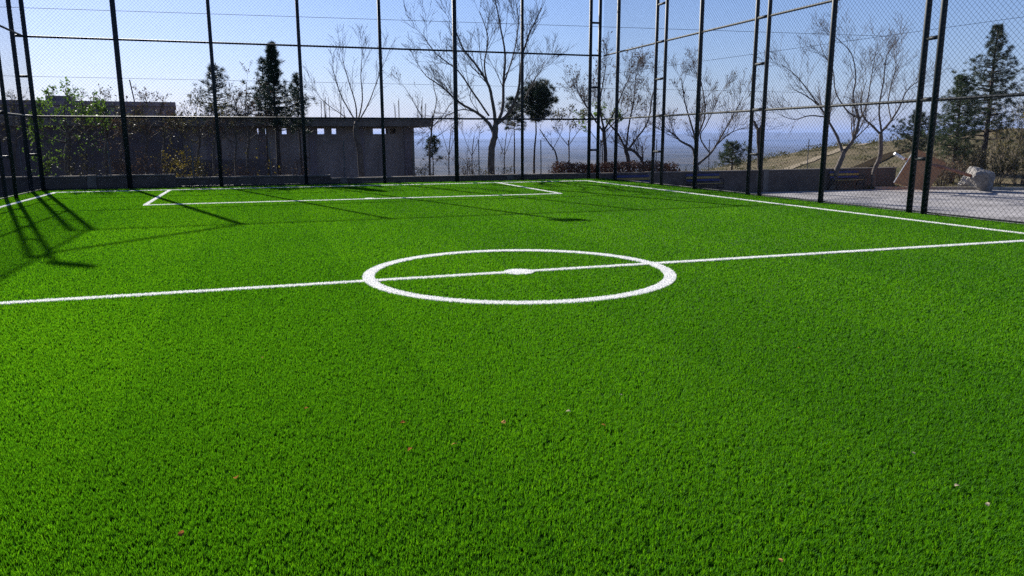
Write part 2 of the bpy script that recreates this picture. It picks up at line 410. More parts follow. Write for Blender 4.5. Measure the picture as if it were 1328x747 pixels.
def ribbon(k):
    vs, fs = [], []
    def quad(a, b, hw):
        a = Vector(a); b = Vector(b); d = (b-a).normalized(); nn = Vector((-d.y, d.x))*hw; i0 = len(vs)
        for q in (a-nn, b-nn, b+nn, a+nn): vs.append(L2W(q.x, q.y, 0.004)[:])
        fs.append((i0, i0+1, i0+2, i0+3))
    if k == 0: quad((TL+LW, 0), (-RC-.07, 0), LW); quad((-RC+.07, 0), (-.16, 0), LW); quad((.16, 0), (RC-.07, 0), LW); quad((RC+.07, 0), (TRr-LW, 0), LW)
    if k == 1: quad((TL, -GL), (TL, GL-LW), LW)
    if k == 6: quad((TRr, -GL), (TRr, GL-LW), LW)
    if k == 2: quad((TL-LW, GL), (TRr+LW, GL), LW)
    if k == 3: quad((-BX+LW, BD), (BX-LW, BD), LW); quad((-BX, BD-LW), (-BX, GL-LW), LW); quad((BX, BD-LW), (BX, GL-LW), LW)
    if k == 4:
        n_ = 120
        for i_ in range(n_):
            a0, a1 = 2*math.pi*i_/n_, 2*math.pi*(i_+1)/n_; i0 = len(vs)
            for rr, aa in ((RC-.072, a0), (RC-.072, a1), (RC+.072, a1), (RC+.072, a0)): vs.append(L2W(rr*math.cos(aa), rr*math.sin(aa), 0.004)[:])
            fs.append((i0, i0+3, i0+2, i0+1))
    if k in (5, 7):
        cc, r0 = ((0, 0), 0.185) if k == 5 else ((0, BD+0.16), 0.12)
        n_ = 24
        for i_ in range(0, n_):
            a0, a1 = 2*math.pi*i_/n_, 2*math.pi*(i_+1)/n_; i0 = len(vs); am = (a0+a1)/2
            zz = 0.005
            for q in ((0, 0), (r0*math.cos(a0), r0*math.sin(a0)), (r0*math.cos(am), r0*math.sin(am)), (r0*math.cos(a1), r0*math.sin(a1))):
                vs.append(L2W(cc[0]+q[0], cc[1]+q[1], zz)[:])
            fs.append((i0, i0+1, i0+2, i0+3))
    return vs, fs
for k in range(8):
    Pp = line_pts(k, {0: 2200, 1: 600, 6: 900, 2: 700, 3: 700, 4: 2400, 5: 1500, 7: 400}[k], g_)
    x = OX + Pp[:, 0]*math.cos(YAW) - Pp[:, 1]*math.sin(YAW); y = OY + Pp[:, 0]*math.sin(YAW) + Pp[:, 1]*math.cos(YAW)
    N = len(x); d = np.hypot(x, y); sca = np.maximum(d/5.0, 1)**0.8
    psi = g_.uniform(0, 2*math.pi, N); h = 0.023*g_.uniform(.7, 1.2, N); lean = g_.uniform(.1, .7, N)*h
    th = psi+math.pi/2+g_.normal(0, .5, N); wd = 0.0017*sca
    whites[k].append((x, y, h, np.cos(psi)*lean, np.sin(psi)*lean, np.cos(th)*wd, np.sin(th)*wd, g_.random(N), True))
    o = blades_object(LNAMES[k], whites[k], M_WBLADE, ribbon(k)); tag(o, kind='structure')
gr = blades_object('turf_grass', greens, M_BLADE); tag(gr, 'bright green artificial grass pile of the football pitch', 'artificial grass', kind='stuff')

# ------------------------------------------------------------------ yard, kerbs
ym = bpy.data.materials.new('yard paving'); ym.use_nodes = True
n = ym.node_tree.nodes; l = ym.node_tree.links; p = n['Principled BSDF']; p.inputs['Roughness'].default_value = 0.8; p.inputs['Specular IOR Level'].default_value = 0.3
geo = n.new('ShaderNodeNewGeometry')
mp = n.new('ShaderNodeMapping'); mp.inputs['Rotation'].default_value = (0, 0, -YAW); l.new(geo.outputs['Position'], mp.inputs['Vector'])
br = n.new('ShaderNodeTexBrick'); br.inputs['Scale'].default_value = 1.0; br.inputs['Mortar Size'].default_value = 0.006; br.inputs['Brick Width'].default_value = 0.22; br.inputs['Row Height'].default_value = 0.11
br.inputs['Color1'].default_value = (0.24, 0.235, 0.24, 1); br.inputs['Color2'].default_value = (0.33, 0.32, 0.325, 1); br.inputs['Mortar'].default_value = (0.12, 0.11, 0.10, 1)
l.new(mp.outputs[0], br.inputs['Vector'])
c = ramp(noise(0.8), [(0.3, (0.5, 0.48, 0.46)), (0.5, (0.95, 0.93, 0.92)), (0.7, (1.25, 1.22, 1.2))])
mm = n.new('ShaderNodeMix'); mm.data_type = 'RGBA'; mm.blend_type = 'MULTIPLY'; mm.inputs[0].default_value = 1
l.new(br.outputs['Color'], mm.inputs[6]); l.new(c, mm.inputs[7]); l.new(mm.outputs[2], p.inputs['Base Color'])
y_ = MB(); 
kerbpts = [Vector((17.4, 36.6)), Vector((21.0, 36.3)), Vector((25.0, 35.7)), Vector((33.0, 33.5))]
poly = [L2W(U1+0.03, -16), L2W(34, -16), Vector((33.0, 33.5, 0))] + [Vector((q.x, q.y, 0)) for q in kerbpts[::-1][1:]] + [L2W(U1+0.03, 21.1)]
y_.add([(q.x, q.y, YARD) for q in poly], [tuple(range(len(poly)))])
tag(y_.build('yard', ym), kind='structure')
kb = MB()
for a, b in zip(kerbpts[:-1], kerbpts[1:]):
    d = (b-a).normalized(); nn = Vector((-d.y, d.x))*0.14; L_ = (b-a).length; k = max(1, int(L_/1.0))
    for q in range(k):
        p0 = a+d*(q*L_/k+0.006); p1 = a+d*((q+1)*L_/k-0.006)
        vs = [(p0.x, p0.y, YARD-.03), (p1.x, p1.y, YARD-.03), (p1.x+nn.x, p1.y+nn.y, YARD-.03), (p0.x+nn.x, p0.y+nn.y, YARD-.03)]
        vs += [(x_, yy, YARD+0.13) for x_, yy, _ in vs]
        kb.add(vs, [(0, 3, 2, 1), (4, 5, 6, 7), (0, 1, 5, 4), (1, 2, 6, 5), (2, 3, 7, 6), (3, 0, 4, 7)])
tag(kb.build('kerb', M_KERB), kind='structure')

# ------------------------------------------------------------------ low boundary wall (far side, continues past the yard)
we = pitch_empty('boundary_wall', 0, 21.45, YARD)
tag(we, 'long low brown rendered wall running behind the pitch and the yard', 'wall')
random.seed(3)
UE = u_at(1162, 21.45); UA, UB = u_at(225, 21.45), u_at(427, 21.45)
SEG = [(-24.0, UA, 1.16), (UA, UB, 1.05), (UB, UE, 0.92)]
mw = MB(); mc = MB()
for a_, b_, h_ in SEG:
    mw.box(a_, b_, -0.10, 0.10, -0.1, h_); u = a_
    while u < b_-.1:
        ln = random.uniform(1.7, 2.3); z0 = random.uniform(-0.008, 0.008)
        mc.box(u+.004, min(u+ln, b_)-.004, -0.14, 0.14, h_+.003+z0, h_+.055+z0); u += ln
mw.build('wall', M_WALL, we)
mc.build('coping', M_CONC, we)
mp_ = MB()
for u in (-19.5, -13, -8.5, 0.2, 7.0, 13.5, 19.6):
    hh_ = [h_ for a_, b_, h_ in SEG if a_ <= u < b_][0]; mp_.box(u-.14, u+.14, -0.165, 0.165, -0.1, hh_+.07)
mp_.build('pier', M_CONC, we)
# ledge in front of the wall, left corner
lw = pitch_empty('retaining_wall', -13.2, 19.0, YARD); tag(lw, 'short dark retaining wall outside the left fence corner', 'wall')
m_ = MB(); m_.box(-0.15, 0.15, -6, 2.2, -0.1, 1.25); m_.build('wall', M_WALL, lw)
m_ = MB(); m_.box(-0.2, 0.2, -6.05, 2.22, 1.253, 1.31); m_.build('coping', M_CONCL, lw)

# ------------------------------------------------------------------ big chain link fences
ZR = (2.45, 5.0, 7.5)
def wires(mb, s0, s1, z0, z1, axis, off, cell=0.115, rad=0.0027, seed=0):
    """two families of diagonal wires over a rectangle; axis 'u' (along u at v=off) or 'v' (along v at u=off)"""
    rg = random.Random(seed)
    Wd, Hd = s1-s0, z1-z0; nk = int((Wd+Hd)/cell)
    for fam in (0, 1):
        for k in range(1, nk):
            c_ = k*cell + rg.uniform(-0.006, 0.006)
            a = (max(0, c_-Hd), min(c_, Hd)); b = (min(c_, Wd), max(0, c_-Wd))
            if b[0]-a[0] < 0.02: continue
            pts = []
            nseg = 5
            for q in range(nseg+1):
                s_ = a[0]+(b[0]-a[0])*q/nseg; z_ = a[1]+(b[1]-a[1])*q/nseg
                if 0 < q < nseg: z_ += rg.uniform(-0.006, 0.006)
                pts.append((s_, z_))
            if fam: pts = [(Wd-s_, z_) for s_, z_ in pts]
            o_ = off + (0.0022 if fam else -0.0022)
            P3 = [((s0+s_, o_, z0+z_) if axis == 'u' else (o_, s0+s_, z0+z_)) for s_, z_ in pts]
            mb.tube(P3, rad, n=3, cap=False)
def post(par, u, v, top, r, name='post', z0=-0.02):
    m = MB(); m.tube([(u, v, z0), (u, v, top)], r, n=14); o = m.build(name, M_STEEL, par, smooth=False)
    for p_ in o.data.polygons:
        if len(p_.vertices) == 4: p_.use_smooth = True
    return o
def rail(par, a, b, r=0.034, name='rail'):
    m = MB(); m.tube([a, b], r, n=8); return m.build(name, M_STEEL, par, smooth=True)
def truss(par, u0, v0, u1, v1, top, r=0.07, step=1.27):
    e = MB()
    for (a, b) in ((u0, v0), (u1, v1)): e.tube([(a, b, -0.02), (a, b, top)], r, n=14)
    z = 1.2
    while z < top:
        e.tube([(u0, v0, z), (u1, v1, z)], 0.042, n=8); z += step
    return e.build('lattice_post', M_STEEL, par, smooth=True)

fb = pitch_empty('end_fence'); tag(fb, 'tall dark chain link fence across the far end of the pitch', 'fence')
FV = 20.65
for u in (-7.2, -4.22, -1.24, 1.68, 4.55, 7.3):
    post(fb, u, FV, 7.56 if u != -1.24 else 8.2, 0.085 if u in (-7.2, 4.55) else 0.062)
truss(fb, -9.86, FV, -10.22, FV, 7.56)
truss(fb, 10.25, FV, 10.66, FV, 7.56)
for z in ZR: rail(fb, (-9.86, FV, z), (10.3, FV, z))
rail(fb, (-9.86, FV, 0.05), (10.3, FV, 0.05), 0.018)
m = MB(); wires(m, -9.86, 10.25, 0.04, 7.5, 'u', FV-0.05, seed=1); m.build('wire_mesh', M_WIRE, fb)

fr = pitch_empty('side_fence'); tag(fr, 'tall dark chain link fence along the paved yard side of the pitch', 'fence')
FU = 10.8
for v in (19.25, 13.3, 7.28, 1.2, -4.9): post(fr, FU, v, 7.56, 0.070)
for v, hs in ((15.85, .33), (10.12, .28), (4.22, .2), (-1.85, .2), (-7.9, .2)): truss(fr, FU, v+hs, FU, v-hs, 7.56, 0.058 if v > 5 else 0.066)
for z in ZR: rail(fr, (FU, 20.5, z), (FU, -10.9, z))
rail(fr, (FU, 20.5, 0.05), (FU, -10.9, 0.05), 0.018)
post(fr, FU, -10.9, 7.56, 0.055)
m = MB(); wires(m, -10.9, 20.5, 0.04, 7.5, 'v', FU-0.05, rad=0.0031, seed=2); m.build('wire_mesh', M_WIRE, fr)

fl = pitch_empty('side_fence'); tag(fl, 'tall dark chain link fence at the left edge casting ladder shaped shadows', 'fence')
GU = -9.92
truss(fl, GU-.2, 17.35, GU+.18, 16.95, 7.7, 0.055)
truss(fl, GU, 11.5, GU, 11.1, 7.56)
for v in (14.9, 8.2, 5.2): post(fl, GU, v, 7.75 if v == 14.9 else 7.56, 0.06)
for z in ZR: rail(fl, (GU, 20.6, z), (GU, 5.2, z))
rail(fl, (GU, 20.6, 0.05), (GU, 5.2, 0.05), 0.018)
rail(fl, (GU, 17.4, 7.5), (-7.2, 20.6, 7.5), 0.045, 'corner_brace')
m = MB(); wires(m, 5.2, 20.6, 0.04, 7.5, 'v', GU+0.05, seed=3); m.build('wire_mesh', M_WIRE, fl)

def floodlight(u, v, z, label, head=0.0):
    e = empty('floodlight', L2W(u, v, z), YAW+head); tag(e, label, 'floodlight', 'floodlights on top of the fences')
    m = MB(); m.box(-0.32, 0.32, -0.10, 0.06, 0.10, 0.46, Matrix.Rotation(R(-35), 4, 'X')); m.build('housing', M_STEEL, e, bevel=0.02)
    m = MB(); m.box(-0.28, 0.28, -0.112, -0.101, 0.14, 0.42, Matrix.Rotation(R(-35), 4, 'X')); m.build('lens', M_LAMPG, e)
    m = MB()
    m.tube([(0, 0.0, -0.02), (0, 0, 0.12)], 0.03, 8); m.tube([(-0.36, 0.02, 0.12), (0.36, 0.02, 0.12)], 0.02, 6)
    for s in (-1, 1): m.tube([(0.36*s, 0.02, 0.12), (0.36*s, 0.14, 0.26)], 0.02, 6)
    m.build('bracket', M_STEEL, e)
floodlight(-1.24, FV, 8.2, 'floodlight standing above the end fence over the middle of the goal line')
floodlight(GU+.25, 16.9, 7.75, 'floodlight on the lattice post next to the left corner', R(-40))

# ------------------------------------------------------------------ slim wire fence on the wall
wf = pitch_empty('wire_fence', 0, 21.45, YARD+0.97); tag(wf, 'slim post and wire fence standing on the low wall', 'fence')
us = [-21.5+2.72*k for k in range(17)]
for k, u in enumerate(us):
    m = MB(); tl = random.uniform(-.02, .02); m.tube([(u, 0, -0.03), (u+tl, 0, 1.42)], 0.022, 6); m.build('post', M_GALV, wf)
m = MB()
for zz in (0.35, 0.72, 1.05, 1.36):
    pts = []
    for k in range(len(us)-1):
        for q in range(4):
            f_ = q/4; pts.append((us[k]+2.72*f_, 0.02, zz-0.035*4*f_*(1-f_)))
    m.tube(pts, 0.0028, 3, cap=False)
m.build('wire_strands', M_GALV, wf)

# ------------------------------------------------------------------ buildings
lb = empty('long_building', at(560, 200, 40.0)); lb.location.z = 0; lb.rotation_euler.z = YAW
tag(lb, 'long low flat roofed building with small clerestory openings under a thick roof slab', 'building')
def t_of(px):       # local x (negative to the left) on the front face for a photo column
    a = (px-CX)/F/cp; P0 = lb.location
    # P0 + t*(cos,sin); x = k*y
    k_ = (ray(px, 177)).x/(ray(px, 177)).y
    return (k_*P0.y-P0.x)/(math.cos(YAW)-k_*math.sin(YAW))
ops = [(t_of(a), t_of(b)) for a, b in ((334, 346), (366, 372), (412, 421), (430.5, 436.5), (484, 495.5), (497, 503), (506, 513))]
xr = t_of(537); xl = -23.0; zb = -0.9; zo0, zo1, zr = 1.94, 2.21, 2.30
m = MB()
XS = t_of(236)
m.box(XS, xr, 0, 0.2, zb, zo0); m.box(XS, xr, 0, 0.2, zo1, zr)
e_ = [XS]+[c for o in ops for c in o]+[xr]
for a, b in zip(e_[0::2], e_[1::2]): m.box(a, b, 0, 0.2, zo0+0.0005, zo1-0.0005)
m.box(xl, xl+.2, 0.2, 6.8, zb, zr); m.box(xr-.2, xr, 0.2, 6.8, zb, zr)
m.box(xl, xr, 6.8, 7.0, zb, 1.7)
for q in range(9): m.box(xl+q*(xr-xl-.3)/8, xl+q*(xr-xl-.3)/8+.3, 6.8, 7.0, 1.7, zr)
m.build('wall', M_PLASTER, lb)
m = MB(); m.box(xl-.05, XS-.004, -0.35, 0.2, zb, zr); m.box(XS-.004, t_of(352), -0.30, -0.003, zb, 0.75); m.build('wall', mat('dark shaded plaster', (.085, .068, .07), (.16, .13, .13), .8, rough=.95, bump=.3, bscale=12), lb)  # left wall: darker plaster, with its shade also put into the colour
m = MB(); m.box(xl-.3, 0.0, -0.55, 7.4, zr+0.003, 2.58); m.box(xl-.33, 0.03, -0.58, 7.43, 2.583, 2.70); m.build('roof', M_CONC, lb, bevel=0.01)
for q in range(5):
    m = MB(); xx = xr-0.35-q*2.35; m.box(xx-.16, xx+.16, -0.06, -0.003, zb, zr-0.01); m.build('pilaster', M_PLASTERD, lb)
random.seed(11)
for px in (421, 427, 446, 517, 546, 551):
    m = MB(); bx_ = t_of(px)
    for dx in (-.09, .09):
        for dy in (0.1, 0.3):
            a = random.uniform(-.06, .06); m.tube([(bx_+dx, dy, 2.68), (bx_+dx+a*.4, dy, 3.1), (bx_+dx+a, dy+a*.5, 3.5+random.uniform(-.25, .3))], 0.012, 5)
    m.build('rebar', M_REBAR, lb)
# taller block at the left
tb = empty('tall_building', at(225, 128, 45)); tb.location.z = 0; tb.rotation_euler.z = R(23); tag(tb, 'taller dark flat roofed block with a stair head and thin mast, behind the low building', 'building')
zT = at(120, 128, 41).z; c23, s23 = math.cos(R(23)), math.sin(R(23))
def tx_(px):
    k_ = ray(px, 150).x/ray(px, 150).y; P0 = tb.location
    return (k_*P0.y-P0.x)/(c23-k_*s23)
def tz_(px, py): t_ = tx_(px); return H+(at(px, py, tb.location.y+t_*s23).z-H)
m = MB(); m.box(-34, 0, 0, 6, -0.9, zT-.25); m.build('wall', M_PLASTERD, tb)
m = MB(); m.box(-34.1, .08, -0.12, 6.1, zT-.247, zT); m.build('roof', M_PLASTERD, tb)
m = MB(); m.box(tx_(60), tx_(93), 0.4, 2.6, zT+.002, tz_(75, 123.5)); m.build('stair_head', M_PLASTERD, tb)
m = MB(); m.tube([(tx_(88), .6, zT), (tx_(87), .6, tz_(87, 114))], 0.03, 5); m.build('mast', M_IRON, tb)
m = MB(); m.tube([(tx_(176), .3, zT-.05), (tx_(172), .3, tz_(172, 103))], 0.035, 5); m.build('mast', M_IRON, tb)

# ------------------------------------------------------------------ benches
def bench(name_label, u, rot, first=None):
    e = empty('park_bench', L2W(u, 20.95, YARD), YAW+rot); tag(e, name_label, 'bench', 'yellow and blue park benches by the wall')
    wdt = 0.86
    # cast iron side frames
    for s in (-1, 1):
        m = MB(); x_ = s*(wdt-.06)
        m.tube([(x_, -.26, 0), (x_, -.24, .2), (x_, -.25, .40), (x_, -.1, .415), (x_, .16, .40), (x_, .22, .2), (x_, .26, 0)], 0.022, 6)
        m.tube([(x_, .15, .40), (x_, .20, .60), (x_, .27, .86)], 0.02, 6)
        m.tube([(x_, -.25, .40), (x_, -.27, .52), (x_, -.22, .62), (x_, -.05, .65), (x_, .2, .62)], 0.018, 6)
        m.tube([(x_, -.24, .2), (x_, 0, .26), (x_, .22, .2)], 0.014, 6)
        m.build('side_frame', M_IRON, e)
    for k in range(4):
        m = MB(); y0 = -.24+k*.105; m.box(-wdt, wdt, y0, y0+.085, .432, .462); m.build('seat_slat', M_BBLU if k % 2 else M_BYEL, e, bevel=0.006)
    for k, mm_ in enumerate((M_BBLU, M_BYEL, M_BBLU)):
        m = MB(); z0 = .53+k*.115; y0 = .152+.032*k; m.box(-wdt, wdt, y0, y0+.028, z0, z0+.095); m.build('back_slat', mm_, e, bevel=0.006)
bench('yellow and blue slatted bench nearest the far corner of the pitch', u_at(823, 20.95), 0)
bench('yellow and blue slatted bench beside the bare tree trunk in the middle of the wall', u_at(916, 20.95), 0)
bench('yellow and blue slatted bench between the two leaning bare trees', u_at(1101, 20.95), 0)

# ------------------------------------------------------------------ toppled basketball hoop
YH = 35.2
hb = empty('basketball_hoop', on_ground(1210, 244, YARD)); tag(hb, 'toppled rusty basketball hoop lying with its torn out footing on the yard edge', 'basketball hoop')
hl = hb.location
def hp(px, py, Y): q = at(px, py, Y); return q-hl
A, B, Cc, D = hp(1159, 237, YH), hp(1187, 192, YH+.5), hp(1228, 212, YH+.4), hp(1203, 248.5, YH-.4)
nrm = (B-A).cross(D-A).normalized()
if nrm.y > 0: nrm = -nrm
m = MB(); th = -nrm*0.035
m.add([A, D, Cc, B, A+th, D+th, Cc+th, B+th], [(0, 1, 2, 3), (7, 6, 5, 4), (0, 4, 5, 1), (1, 5, 6, 2), (2, 6, 7, 3), (3, 7, 4, 0)])
m.build('backboard', M_RUST, hb)
m = MB(); m.tube([A+nrm*.012, B+nrm*.012], 0.022, 4); m.build('edge_trim', M_WHITE, hb)
m = MB(); mid_ = (A+B+Cc+D)/4
m.tube([hp(1200, 213, YH+.35), hp(1219, 216, YH+.3), hp(1240, 222, YH+.15), hp(1262, 229, YH+.1)], 0.075, 10); m.build('pole', M_RUSTD, hb, smooth=True)
m = MB(); m.tube([hp(1196, 212, YH+.4), hp(1181, 208, YH+.5), hp(1171, 205, YH+.5)], 0.04, 8); m.tube([hp(1186, 221, YH+.45), hp(1176, 206, YH+.5)], 0.03, 6); m.build('bracket', M_RUSTD, hb)
m = MB(); m.tube([hp(1172, 206, YH+.5), hp(1160, 199, YH+.45)], 0.075, 8); m.build('white_tube', M_WHITE, hb)
def rock(parent, cpos, sx_, sy_, sz_, seed, m_, name, flat=None):
    import bmesh
    bm = bmesh.new(); bmesh.ops.create_icosphere(bm, subdivisions=4, radius=1)
    rg = np.random.default_rng(seed); dirs = rg.normal(size=(11, 3)); dirs /= np.linalg.norm(dirs, axis=1)[:, None]; off = rg.uniform(0.45, 0.85, 11)
    for v_ in bm.verts:
        q = np.array(v_.co); q = q/np.linalg.norm(q)
        s_ = 1.0
        for d_, o_ in zip(dirs, off):
            c_ = q@d_
            if c_ > 0.05: s_ = min(s_, o_/c_)
        s_ += 0.035*float(fbm(q[0]*5, q[1]*5+q[2]*4, seed)) + 0.012*float(fbm(q[0]*19, q[1]*17+q[2]*15, seed+2))
        v_.co = Vector((q[0]*s_*sx_, q[1]*s_*sy_, q[2]*s_*sz_))
    me = bpy.data.meshes.new(name); bm.to_mesh(me); bm.free()
    o = link(name, me, m_, parent); o.location = cpos; return o
q = rock(hb, hp(1275, 230, YH+.05), 0.86, 0.62, 0.68, 4, mat('shaded cement lump', (.13, .122, .12), (.28, .265, .25), 5, rough=.95, bump=.8, bscale=18), 'concrete_footing'); q.rotation_euler = (0.2, 0.35, 0.4)  # grey of the footing carries the shadowed side of the lump
q.location.z = YARD-hl.z+0.50
rk = empty('boulder', on_ground(1256, 244.5, YARD)); tag(rk, 'pale rough boulder leaning against the torn out concrete footing', 'boulder')
rock(rk, (0, 0, .38), 0.56, 0.44, 0.76, 8, M_CONCL, 'stone')

# ------------------------------------------------------------------ trees
rnd = random.Random(7)
def rv(r=None): 
    r = r or rnd
    while True:
        v_ = Vector((r.uniform(-1, 1), r.uniform(-1, 1), r.uniform(-1, 1)))
        if 0.05 < v_.length < 1: return v_.normalized()
def limb_path(p0, d0, length, rg, n=6, up=0.1, wob=0.12, gnarl=0):
    pts = [Vector(p0)]; d = Vector(d0).normalized()
    for q in range(n):
        d = (d + rv(rg)*wob + Vector((0, 0, up))).normalized(); pts.append(pts[-1]+d*(length/n))
    return pts
def sprout(mb, mt_, pts, r0, rg, lvl, maxl, cfg, tips):
    """children along a branch polyline"""
    k = len(pts); L_ = sum((pts[i_+1]-pts[i_]).length for i_ in range(k-1))
    nchild = cfg['n'][lvl]
    for c in range(nchild):
        t_ = rg.uniform(cfg.get('t0', 0.25), 1.0) if c else 1.0
        f_ = t_*(k-1); i_ = min(int(f_), k-2); fr_ = f_-i_
        p0 = pts[i_].lerp(pts[i_+1], fr_); ax = (pts[i_+1]-pts[i_]).normalized()
        side = rv(rg); side = (side-ax*side.dot(ax)).normalized()
        ang = rg.uniform(*cfg['ang'][lvl]); d = ax*math.cos(ang)+side*math.sin(ang)
        ln = cfg['len'][lvl]*rg.uniform(0.55, 1.15)*(1.1-0.35*t_)
        rr = max(r0*(1-0.6*t_)*cfg.get('rf', 0.62), cfg['rmin'])
        if lvl+1 >= maxl: rr = cfg['rmin']*1.15
        nn = 5 if lvl < 1 else 4
        q = limb_path(p0, d, ln, rg, nn, cfg['up'][lvl], cfg['wob'])
        rad = [rr*(1-0.65*z_/nn) for z_ in range(nn+1)]; rad = [max(x_, cfg['rmin']*.75) for x_ in rad]
        (mb if rr > 0.02 else mt_).tube(q, rad, 5 if rr > 0.02 else 3, cap=False)
        tips.extend([(q[-1], lvl)]+[(x_, lvl) for x_ in q[2:-1] if lvl+1 >= maxl])
        if lvl+1 < maxl: sprout(mb, mt_, q, rr, rg, lvl+1, maxl, cfg, tips)
def leaves_np(P, size, seed, aspect=0.5, droop=0.0):
    g2 = np.random.default_rng(seed); P = np.asarray(P, float); N = len(P)
    a = g2.normal(size=(N, 3)); a[:, 2] -= droop; a /= np.linalg.norm(a, axis=1)[:, None]
    b = g2.normal(size=(N, 3)); b -= a*(a*b).sum(1)[:, None]; b /= np.linalg.norm(b, axis=1)[:, None]
    s_ = (size*g2.uniform(.6, 1.3, N))[:, None]
    V4 = np.stack([P, P+a*s_*.5+b*s_*aspect*.5, P+a*s_, P+a*s_*.5-b*s_*aspect*.5], 1).reshape(-1, 3)
    k = np.arange(N)*4; return V4, np.stack([k, k+1, k+2, k+3], 1)
def leaf_obj(name, P, size, seed, m_, parent, aspect=0.5, droop=0.0):
    V4, Fc = leaves_np(P, size, seed, aspect, droop); return link(name, np_mesh(name, V4, [Fc]), m_, parent)
CFG = dict(n=[7, 6, 5], ang=[(.35, .8), (.35, .9), (.3, .9)], len=[1.5, .8, .42], up=[.12, .1, .05], wob=.14, rmin=.0052)
def bare_tree(label, Y, scaffold, cfg, seed, zb=None, leafm=None, nleaf=0, leafs=0.06, barkm=None, cat='tree', name='bare_tree', group=None, lean_depth=0.5, trunk_r=0.12):
    """scaffold: list of (polyline in photo pixels with depth offsets [(px,py,dY),...], r0, r1)"""
    rg = random.Random(seed); first = scaffold[0][0][0]
    base = at(first[0], first[1], Y+first[2])
    gzv = float(gz(base.x, base.y)) if zb is None else zb
    e = empty(name, (base.x, base.y, gzv)); tag(e, label, cat, group)
    b0 = Vector((base.x, base.y, gzv))
    mb, mt_ = MB(), MB(); tips = []
    for si, (pl, r0, r1) in enumerate(scaffold):
        W_ = [at(a, b, Y+c)-b0 for a, b, c in pl]
        if si == 0: W_[0] = Vector((W_[0].x, W_[0].y, -0.08))
        # smooth the polyline
        fine_ = []
        for i_ in range(len(W_)-1):
            p_0 = W_[max(i_-1, 0)]; p_1 = W_[i_]; p_2 = W_[i_+1]; p_3 = W_[min(i_+2, len(W_)-1)]
            for q in range(4):
                t_ = q/4; fine_.append(0.5*((2*p_1)+(p_2-p_0)*t_+(2*p_0-5*p_1+4*p_2-p_3)*t_*t_+(3*p_1-p_0-3*p_2+p_3)*t_**3) + rv(rg)*r0*0.12)
        fine_.append(W_[-1]); kk = len(fine_)
        rad = [r0+(r1-r0)*(i_/(kk-1)) for i_ in range(kk)]
        if si == 0: rad[0] *= 1.35; rad[1] *= 1.12
        mb.tube(fine_, rad, 9 if r0 > 0.05 else 6)
        if si > 0 or cfg.get('trunk_sprout'): sprout(mb, mt_, fine_, (r0+r1)/2, rg, 0, len(cfg['n']), cfg, tips)
    mb.build('trunk', barkm or M_BARK, e, smooth=True)
    mt_.build('crown', M_TWIG, e)
    if nleaf:
        P = []
        tp = [t_[0] for t_ in tips]
        for _ in range(nleaf):
            c_ = rg.choice(tp); P.append(tuple(c_+rv(rg)*rg.uniform(0, .05)))
        leaf_obj('leaves', P, leafs, seed, leafm, e, 0.55, 0.6)
    return e
up_cfg = dict(n=[7, 6, 4], ang=[(.25, .6), (.3, .7), (.3, .8)], len=[1.7, .9, .45], up=[.12, .08, .05], wob=.10, rmin=.0052, t0=.2)
# big bare tree in front of the horizon
bare_tree('tall bare tree with a vase shaped crown in front of the blue horizon', 34, [
    ([(637, 226, 0), (637, 200, 0), (641, 178, 0), (643, 160, 0)], .17, .12),
    ([(641, 176, 0), (634, 160, .2), (618, 146, .3), (596, 133, .5), (577, 116, .6), (552, 98, .9)], .085, .02),
    ([(643, 162, 0), (640, 140, -.3), (634, 112, -.5), (620, 88, -.7), (600, 62, -.9), (588, 30, -1.0)], .085, .02),
    ([(643, 162, 0), (652, 140, .4), (653, 105, .7), (655, 70, .8), (648, 30, 1.0), (640, -10, 1.1)], .08, .02),
    ([(645, 160, 0), (660, 146, .1), (672, 118, -.3), (676, 80, -.5), (686, 45, -.7), (703, 10, -.9)], .08, .018),
    ([(634, 150, .2), (612, 118, -.4), (594, 92, -.8), (566, 70, -1.2), (548, 45, -1.5)], .045, .014),
    ([(636, 120, -.4), (628, 85, -.2), (633, 50, .1), (622, 15, .3)], .045, .014),
    ([(656, 150, .2), (678, 132, .7), (690, 108, 1.0), (704, 88, 1.3)], .04, .014),
    ([(618, 146, .3), (600, 142, .5), (580, 150, .8), (562, 163, .9)], .03, .012),
    ([(653, 110, .6), (666, 70, .8), (672, 30, .9), (668, -5, .9)], .035, .012)], dict(up_cfg, n=[8, 6, 4], len=[1.5, .85, .45], rmin=.0065), 21, zb=-1.1)
